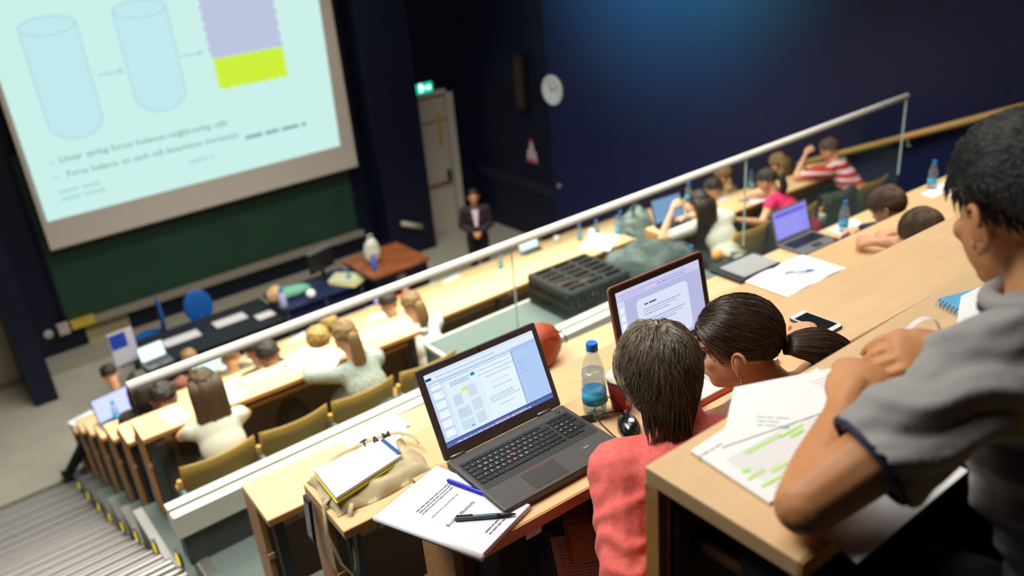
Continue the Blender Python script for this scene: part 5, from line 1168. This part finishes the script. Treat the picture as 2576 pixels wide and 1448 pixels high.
nt.links.new(tc.outputs['Object'], wv_.inputs[0]); nt.links.new(wv_.outputs['Fac'], rp.inputs[0]); nt.links.new(rp.outputs[0], nt.nodes['Principled BSDF'].inputs['Base Color'])
sit('boy in a red and white striped shirt, hand raised to his head', (7.2, 3.46, -1.47), zD, .15, ('brown', 'short', dict(thick=.014)), STR, .75, hf=(-.3, .75, -.5), elL=(6.82, 3.6, -1.70), wrL=(7.0, 3.62, -1.50))
sit('man with dark hair and a pale shirt, turned sideways beyond the woman in cream', (6.45, 4.42, -1.91), zE, .9, ('dark', 'short'), WHITE)
sit('person with tousled brown hair bending over a desk under the top rail', (7.3, 4.95, -2.08), zF_, .5, ('light', 'bob', dict(thick=.02)), M('ochre_shirt', (150, 116, 70), .8))
q_ = sit('brown-haired man whose head shows just beyond the pale desk', (3.99, 1.04, -.665), -1.667, .1, ('brown', 'short', dict(thick=.016, lump=.03, front=.2, side=-.2, back=-.75)), DKB, hf=(-.25, .8, -.45))
HS4 = M('hair_strand_mid', (58, 42, 30), .4, tone=(112, 88, 64), spec=.6); fuzz(q_[1], q_[0], HS4, 1500, .035, .2, -.2, -.75, .016)
q_ = sit('short-haired man resting his fist on the pale desk', (2.99, .32, -.355), -1.208, 0, ('brown', 'short', dict(thick=.010, lump=.02, front=.2, side=-.25, back=-.75)), M('white_tee', (228, 222, 214), .85), .6, hf=(-.3, .75, -.6), elL=(2.98, .42, -.43), wrL=(2.92, .5, -.425), hnL=(-.3, -.3, .9), handcurl=.95)
fuzz(q_[1], q_[0], HS4, 1800, .022, .2, -.25, -.75, .010)
# presenter
J = seated(6.4, 9.2, FZ, 2.55, .02, 1.0)
F = J['F']; L = J['L']
J['pel'] = V(6.4, 9.2, FZ + .95); J['neck'] = V(6.4, 9.2, FZ + 1.43) ; J['hd'] = V(6.4, 9.2, FZ + 1.59) + F * .02; J['hf'] = F * .98 - V(0, 0, .1)
for s_, nm in ((1, 'L'), (-1, 'R')):
    J['sh' + nm] = J['neck'] - V(0, 0, .05) + L * s_ * .18; J['el' + nm] = J['sh' + nm] + L * s_ * .06 - V(0, 0, .28) - F * .02; J['wr' + nm] = J['pel'] + F * .2 + L * s_ * .05 + V(0, 0, .1)
    J['hip' + nm] = J['pel'] + L * s_ * .09 - V(0, 0, .05); J['kn' + nm] = J['hip' + nm] - V(0, 0, .42); J['an' + nm] = J['kn' + nm] - V(0, 0, .42); J['an' + nm].z = FZ + .08
pr, hpz, putp = person('presenter in a dark blazer over a white shirt, standing by the cream door', J, SKT, M('blazer_dark', (40, 28, 32), .8), 1.95, M('trousers_black'), ('dark', 'short', dict(thick=.008, front=.55)), .014, 'people in the lecture hall', True, True, .98, .6, 'blazer')
cf = J['neck']; putp('shirt_front', MB().add([cf + F * .10 + L * .055 - V(0, 0, .02), cf + F * .10 - L * .055 - V(0, 0, .02), cf + F * .145 - L * .02 - V(0, 0, .3), cf + F * .145 + L * .02 - V(0, 0, .3)], [(0, 1, 2, 3)]), M('shirt_pale', (214, 196, 206), .8))

# ================================================================ things on the lower desks
def fsheet(x, r, yy, w_, d, a, lab, m=PAPER, th=.003):
    y, z = LOW[r]; y -= (.045 * x if r == 'D' else 0); cy = y + yy; ca, sa = math.cos(a), math.sin(a)
    return sheet('loose_paper', [(x + u * w_ / 2 * ca - v * d / 2 * sa, cy + u * w_ / 2 * sa + v * d / 2 * ca) for u, v in ((-1, -1), (1, -1), (1, 1), (-1, 1))], z + .001, th, m, lab, 'paper', 'papers on the lower desks')
fsheet(1.22, 'D', .19, .30, .42, .55, 'large white sheet under the hand of the woman in grey knit')
fsheet(.16, 'D', .16, .12, .24, .1, 'white sheet left of the woman with long straight hair')
fsheet(.55, 'D', .17, .16, .26, .3, 'white sheet right of the woman with long straight hair')
fsheet(.86, 'D', .25, .34, .06, .0, 'narrow white strip on the short desk between the two women')
fsheet(1.72, 'D', .24, .36, .08, .05, 'long white strip on the short desk, right of the grey knit')
fsheet(1.98, 'D', .2, .14, .14, .4, 'small white card at the right end of the short desk')
fsheet(4.86, 'E', .16, .42, .32, .55, 'big thick white sheet stack at the end of the long desk', th=.02)
fsheet(2.95, 'G', .22, .30, .16, .1, 'pale sheet in front of the round dark head', PAPERB)
fsheet(2.55, 'I', .18, .34, .22, .4, 'bluish sheet near the second blond head', PAPERB)
fsheet(2.98, 'I', .2, .26, .2, -.2, 'bluish sheet right of the second blond head', PAPERB)
fsheet(4.05, 'J', .22, .30, .2, .1, 'bluish sheet on the front desk row, left of three', PAPERB)
fsheet(4.4, 'J', .22, .28, .2, -.1, 'bluish sheet on the front desk row, middle of three', PAPERB)
fsheet(4.98, 'J', .2, .28, .18, .2, 'bluish sheet on the front desk row, right of three', PAPERB)
fsheet(4.9, 'I', .2, .30, .18, .2, 'bluish sheet alone on the sixth desk row', PAPERB)
fsheet(3.9, 'H', .12, .16, .1, .2, 'tiny white card on the wide empty stretch of desk, left one'); fsheet(4.35, 'H', .1, .14, .1, .2, 'tiny white card on the wide empty stretch of desk, right one')
fsheet(5.9, 'J', .2, .36, .16, .1, 'pale sheet near the front row bottle under the rail', PAPERB)
fsheet(5.85, 'H', .18, .22, .1, .1, 'white card in front of the small bright laptop'); fsheet(6.2, 'G', .2, .2, .12, .2, 'white card beside the pair of bottles')
fsheet(1.55, 'H', .2, .3, .08, .1, 'narrow white strip left of the dark-haired pair'); fsheet(1.2, 'J', .2, .36, .2, .1, 'pale sheet beyond the top rail at the left', PAPERB); fsheet(1.15, 'F', .2, .3, .08, .1, 'white strip beside the second bright laptop')
fsheet(.06, 'J', .18, .3, .26, .3, 'thick white paper pile on the aisle end of the front desk', th=.02)
sheet('loose_paper', [(5.95, 3.5), (6.2, 3.45), (6.35, 3.7), (6.05, 3.74)], -1.744, .003, PAPER, 'white sheet in front of the woman in pink')
laptop_small('bright white laptop screen at the left end of the lecture table', (1.14, 9.28, -3.85), .1, (226, 250, 252), 1.6)
laptop_small('second bright laptop screen, just below the top rail', (1.06, 6.28, -2.82), .05, (214, 252, 246), 1.7)
laptop_small('laptop with a pale violet screen at the aisle end', (.12, 6.2, -2.82), .15, (196, 206, 255), 1.3, .36, 76, hgt=.25)
laptop_small('small bright laptop beneath the rail, right of the glass joint', (5.75, 7.0, -3.15), .0, (230, 252, 255), 1.6)
laptop_small('violet laptop on the front row beside the red top', (4.2, 8.48, -3.87), -.05, (190, 196, 255), 1.3)
laptop_small('laptop with a blue screen in front of the woman in cream', (5.02, 3.78, -1.745), -.12, (136, 176, 226), 1.0, .38, 74, M('small_body_black', (30, 32, 34), .4), .012, .26)
cup0 = thing('paper_cup', 'white paper cup near the striped bag on the lower desk', 'cup', (5.5, 5.45, -2.47), 0, 'cups on the lower desks')
obj('cup_wall', MB().lathe([(.027, 0), (.04, .09), (.0385, .09), (.026, .004), (0, .004)], 20), WHITE, cup0, True); obj('rim', MB().lathe([(.0385, .088), (.042, .089), (.042, .092), (.0385, .092)], 20), PAPER, cup0, True)
dup(cup0, (.25, 8.45, -3.87), 0, 'white paper cup on the front desk near the stair'); dup(cup0, (6.2, 6.95, -3.15), 0, 'white paper cup in the fifth lower row, near the dark bags')
sb_ = thing('striped_bag', 'dark bag with pale stripes at the end of the long lower desk', 'bag', (5.42, 4.62, -2.45), .2)
blob('bag_body', M('bag_striped', (50, 62, 60), .8, var=(6, (140, 156, 150), 1), stretch=(6, 1, .6)), (0, 0, .28), (.15, .22, .3), 7.3, .15, 4, sb_, zmin=-.26); obj('handle', MB().tube([(-.08, 0, .5), (-.06, 0, .62), (.06, 0, .62), (.08, 0, .5)], .015, 8), BLACK, sb_, True)
hb = thing('open_handbag', 'dark open bag with orange and cream contents on a seat', 'bag', (4.95, 3.0, -2.15))
blob('bag_body', M('handbag_dark', (44, 46, 44), .7), (0, 0, .15), (.24, .18, .17), 4.4, .12, 4, hb, zmin=-.15)
obj('book', MB().box((.05, 0, .32), (.24, .12, .05), Matrix.Rotation(.3, 3, 'Y')), CREAM, hb); obj('pouch', MB().ell((-.12, .04, .33), (.06, .05, .05)), M('orange_pouch', (220, 150, 60), .6), hb, True); obj('pouch', MB().ell((-.02, .1, .36), (.05, .05, .045)), M('orange_pouch'), hb, True)
def draped(label, loc, yaw, mat, seed):
    t = thing('jacket', label, 'jacket', loc, yaw); m = MB(); n = 20; K_ = 16
    for lay in (0, 1):
        for i in range(n + 1):
            for j in range(K_ + 1):
                u = i / n - .5; a = j / K_ * 2 - 1
                y = .05 * math.tanh(a * 6) - .05 * (1 - (2 * u) ** 2); z = -abs(a) ** 1.3 * (.42 if a < 0 else .25) + .02
                nn = mnoise.fractal(Vector((u * 5 + seed, a * 3, 0)), 1, 2, 3); m.v.append((u * .54, y + .02 * nn + (lay * -.012 if a < 0 else lay * .012), z + .012 * (1 - lay)))
    S_ = (n + 1) * (K_ + 1)
    for i in range(n):
        for j in range(K_):
            k = i * (K_ + 1) + j; m.f.append((k, k + 1, k + K_ + 2, k + K_ + 1)); k += S_; m.f.append((k, k + K_ + 1, k + K_ + 2, k + 1))
    obj('cloth', m, mat, t, True); obj('sleeve', MB().tube([(.22, -.08, -.05), (.25, -.1, -.2), (.22, -.1, -.42)], [.05, .055, .045], 12), mat, t, True); return t
draped('dark green jacket hung over a plywood seat behind the pink top', (6.55, 2.93, -1.655), -.06, M('jacket_green', (56, 70, 58), .9, bump=(150, .3)), 1.0)
draped('dark blue jacket hung over the seat of the woman in pink', (5.72, 2.98, -1.70), -.06, M('jacket_blue', (42, 52, 64), .9, bump=(150, .3)), 4.0)

# ================================================================ lecturer's area
ft = thing('lecture_table', 'dark navy lecture table below the chalkboard, with white sheets on it', 'table', (1.95, 9.6, FZ))
obj('table_top', MB().rbox((0, 0, .735), (2.0, 1.0, .03), .02), M('table_black', (16, 18, 26), .5), ft); obj('front_panel', MB().b2((-.96, -.46, .15), (.96, -.44, .72)), NAVYD, ft)
for sx in (-.93, .93):
    for sy in (-.34, .34): obj('leg', MB().b2((sx - .025, sy - .025, 0), (sx + .025, sy + .025, .72)), DARKST, ft)
for x, y, w_, d, lab in ((1.62, 9.66, .5, .24, 'white sheet on the lecture table, left of three'), (2.33, 9.69, .46, .24, 'white sheet on the lecture table, middle of three'), (2.76, 9.45, .26, .2, 'small white sheet on the lecture table, right of three')):
    sheet('loose_paper', [(x - w_ / 2, y - d / 2), (x + w_ / 2, y - d / 2), (x + w_ / 2, y + d / 2), (x - w_ / 2, y + d / 2)], FZ + .751, .004, M('table_sheet', (206, 200, 198), .7), lab)
ps = thing('display_board', 'upright board with a blue upper panel at the table end', 'board', (.86, 9.5, FZ + .75), .1)
obj('panel', MB().rbox((0, 0, .24), (.32, .02, .46), .005), M('board_white', (206, 206, 216), .6), ps); obj('blue_panel', MB().b2((-.15, -.013, .24), (.06, -.011, .45)), M('board_blue', (36, 70, 180), .5), ps); obj('foot', MB().b2((-.12, -.06, 0), (.12, .06, .012)), DARKST, ps)
def chair(label, loc, yaw):
    t = thing('office_chair', label, 'chair', loc, yaw); BL = M('chair_blue', (10, 92, 170), .6)
    obj('backrest', MB().ell((0, 0, .75), (.21, .035, .27), None, 24, 14), BL, t, True); obj('seat', MB().ell((0, .22, .46), (.23, .23, .05), None, 24, 12), BL, t, True)
    obj('back_stem', MB().tube([(0, .02, .6), (0, .05, .42), (0, .2, .4)], .02), DARKST, t, True); obj('column', MB().tube([(0, .2, .08), (0, .2, .43)], .025), DARKST, t, True)
    for i in range(5): a = i * 2 * math.pi / 5; obj('foot', MB().tube([(0, .2, .09), (.26 * math.cos(a), .2 + .26 * math.sin(a), .05)], [.022, .015]).ell((.27 * math.cos(a), .2 + .27 * math.sin(a), .028), (.025, .025, .028), None, 10, 8), DARKST, t, True)
    return t
chair('round-backed blue office chair behind the lecture table', (2.17, 10.55, FZ), math.pi * .96)
chair('blue office chair seen edge-on beside the lecture table', (1.66, 10.7, FZ), math.pi * .45)
et = thing('equipment_table', 'navy equipment table crowded with gear, beside the brown counter', 'table', (3.6, 9.55, FZ))
obj('table_top', MB().rbox((0, 0, .835), (1.3, .8, .03), .02), M('equipment_navy', (24, 32, 70), .5), et); obj('shelf_rail', MB().b2((-.63, -.38, .62), (.63, -.36, .66)), M('rail_brown', (70, 60, 54), .5), et)
obj('cabinet', MB().b2((-.6, -.33, .05), (.6, .36, .8)), M('equipment_navy'), et)
for sx in (-.6, .0, .6): obj('leg', MB().b2((sx - .02, -.38, 0), (sx + .02, -.34, .82)), M('leg_mauve', (72, 66, 84), .5), et)
mo = thing('computer_monitor', 'black computer monitor seen from behind on the equipment table', 'monitor', (3.9, 9.8, FZ + .85), .3)
obj('panel', MB().rbox((0, 0, .3), (.48, .05, .32), .01), BLACK, mo); obj('top_edge', MB().b2((-.24, -.03, .44), (.24, .03, .47)), M('monitor_edge', (90, 100, 100), .4), mo); obj('stand', MB().tube([(0, 0, 0), (0, 0, .2)], .03).rbox((0, 0, .01), (.24, .18, .02), .03), BLACK, mo)
pp = thing('paper_stack', 'pale yellowish stack of papers hanging over the equipment table', 'paper', (4.08, 9.35, FZ + .85), .5)
for i in range(4): obj('sheet', MB().box((.02 * i, .03 * i, .008 + .012 * i), (.34, .44, .01), Matrix.Rotation(.08 * i, 3, 'Z')), M('stack_pale' if i % 2 else 'stack_yellow', (196, 196, 160) if i % 2 else (188, 180, 110), .7), pp)
cb = thing('cloth_bundle', 'green and pink cloth bundle at the end of the equipment table', 'cloth', (3.15, 9.55, FZ + .85))
blob('green_cloth', M('cloth_green', (110, 170, 140), .85), (.12, 0, .07), (.26, .12, .08), 2.5, .2, 5, cb, zmin=-.065); blob('pink_cloth', M('cloth_pink', (206, 150, 120), .85, var=(14, (196, 180, 90), 1)), (-.13, .05, .1), (.13, .12, .12), 8.5, .2, 6, cb, zmin=-.095)
tag(obj('paper_ball', MB().ell((0, 0, .07), (.07, .07, .07), None, 12, 8), PAPER, None, True, (3.42, 9.25, FZ + .85)), 'small white ball-shaped object on the equipment table edge', 'ball')
wf = thing('vacuum_flask', 'pale blue-white flask at the corner of the equipment table', 'flask', (3.0, 9.28, FZ + .62)); wf.location.z = FZ + .85
obj('body', MB().lathe([(.05, 0), (.055, .02), (.055, .2), (.03, .24), (.03, .27), (0, .27)], 20), M('flask_pale', (176, 184, 220), .4), wf, True); obj('cap', MB().lathe([(.034, .25), (.034, .3), (0, .305)], 20), CAPB, wf, True)
ct = thing('wooden_counter', 'reddish-brown topped counter with navy sides near the cream door', 'counter', (4.75, 9.35, FZ))
obj('counter_top', MB().rbox((0, 0, .985), (1.0, 1.0, .04), .02), M('counter_brown', (150, 84, 48), .4, var=(5, (122, 66, 34), 3)), ct); obj('side_panel', MB().b2((-.46, -.46, 0), (.46, .46, .96)), NAVYD, ct)
wb = thing('carrier_bag', 'white carrier bag standing on the brown counter', 'bag', (4.55, 9.35, FZ + 1.005))
blob('bag_body', M('bag_white', (196, 196, 176), .6), (0, 0, .2), (.13, .1, .22), 6.6, .14, 5, wb, zmin=-.198); obj('handle', MB().tube([(-.05, 0, .38), (-.03, 0, .46), (.03, 0, .46), (.05, 0, .38)], .01, 8), MATS['bag_white'], wb, True)
for i in range(2): pass
bx = thing('blue_flask', 'blue and violet flask on the counter edge beside the white bag', 'flask', (4.42, 9.1, FZ + 1.005)); obj('body', MB().lathe([(.04, 0), (.045, .02), (.045, .16), (.03, .2), (0, .2)], 18), M('flask_blue', (60, 110, 190), .4), bx, True); obj('cap', MB().lathe([(.034, .19), (.034, .25), (0, .26)], 18), M('flask_violet', (130, 100, 180), .4), bx, True)
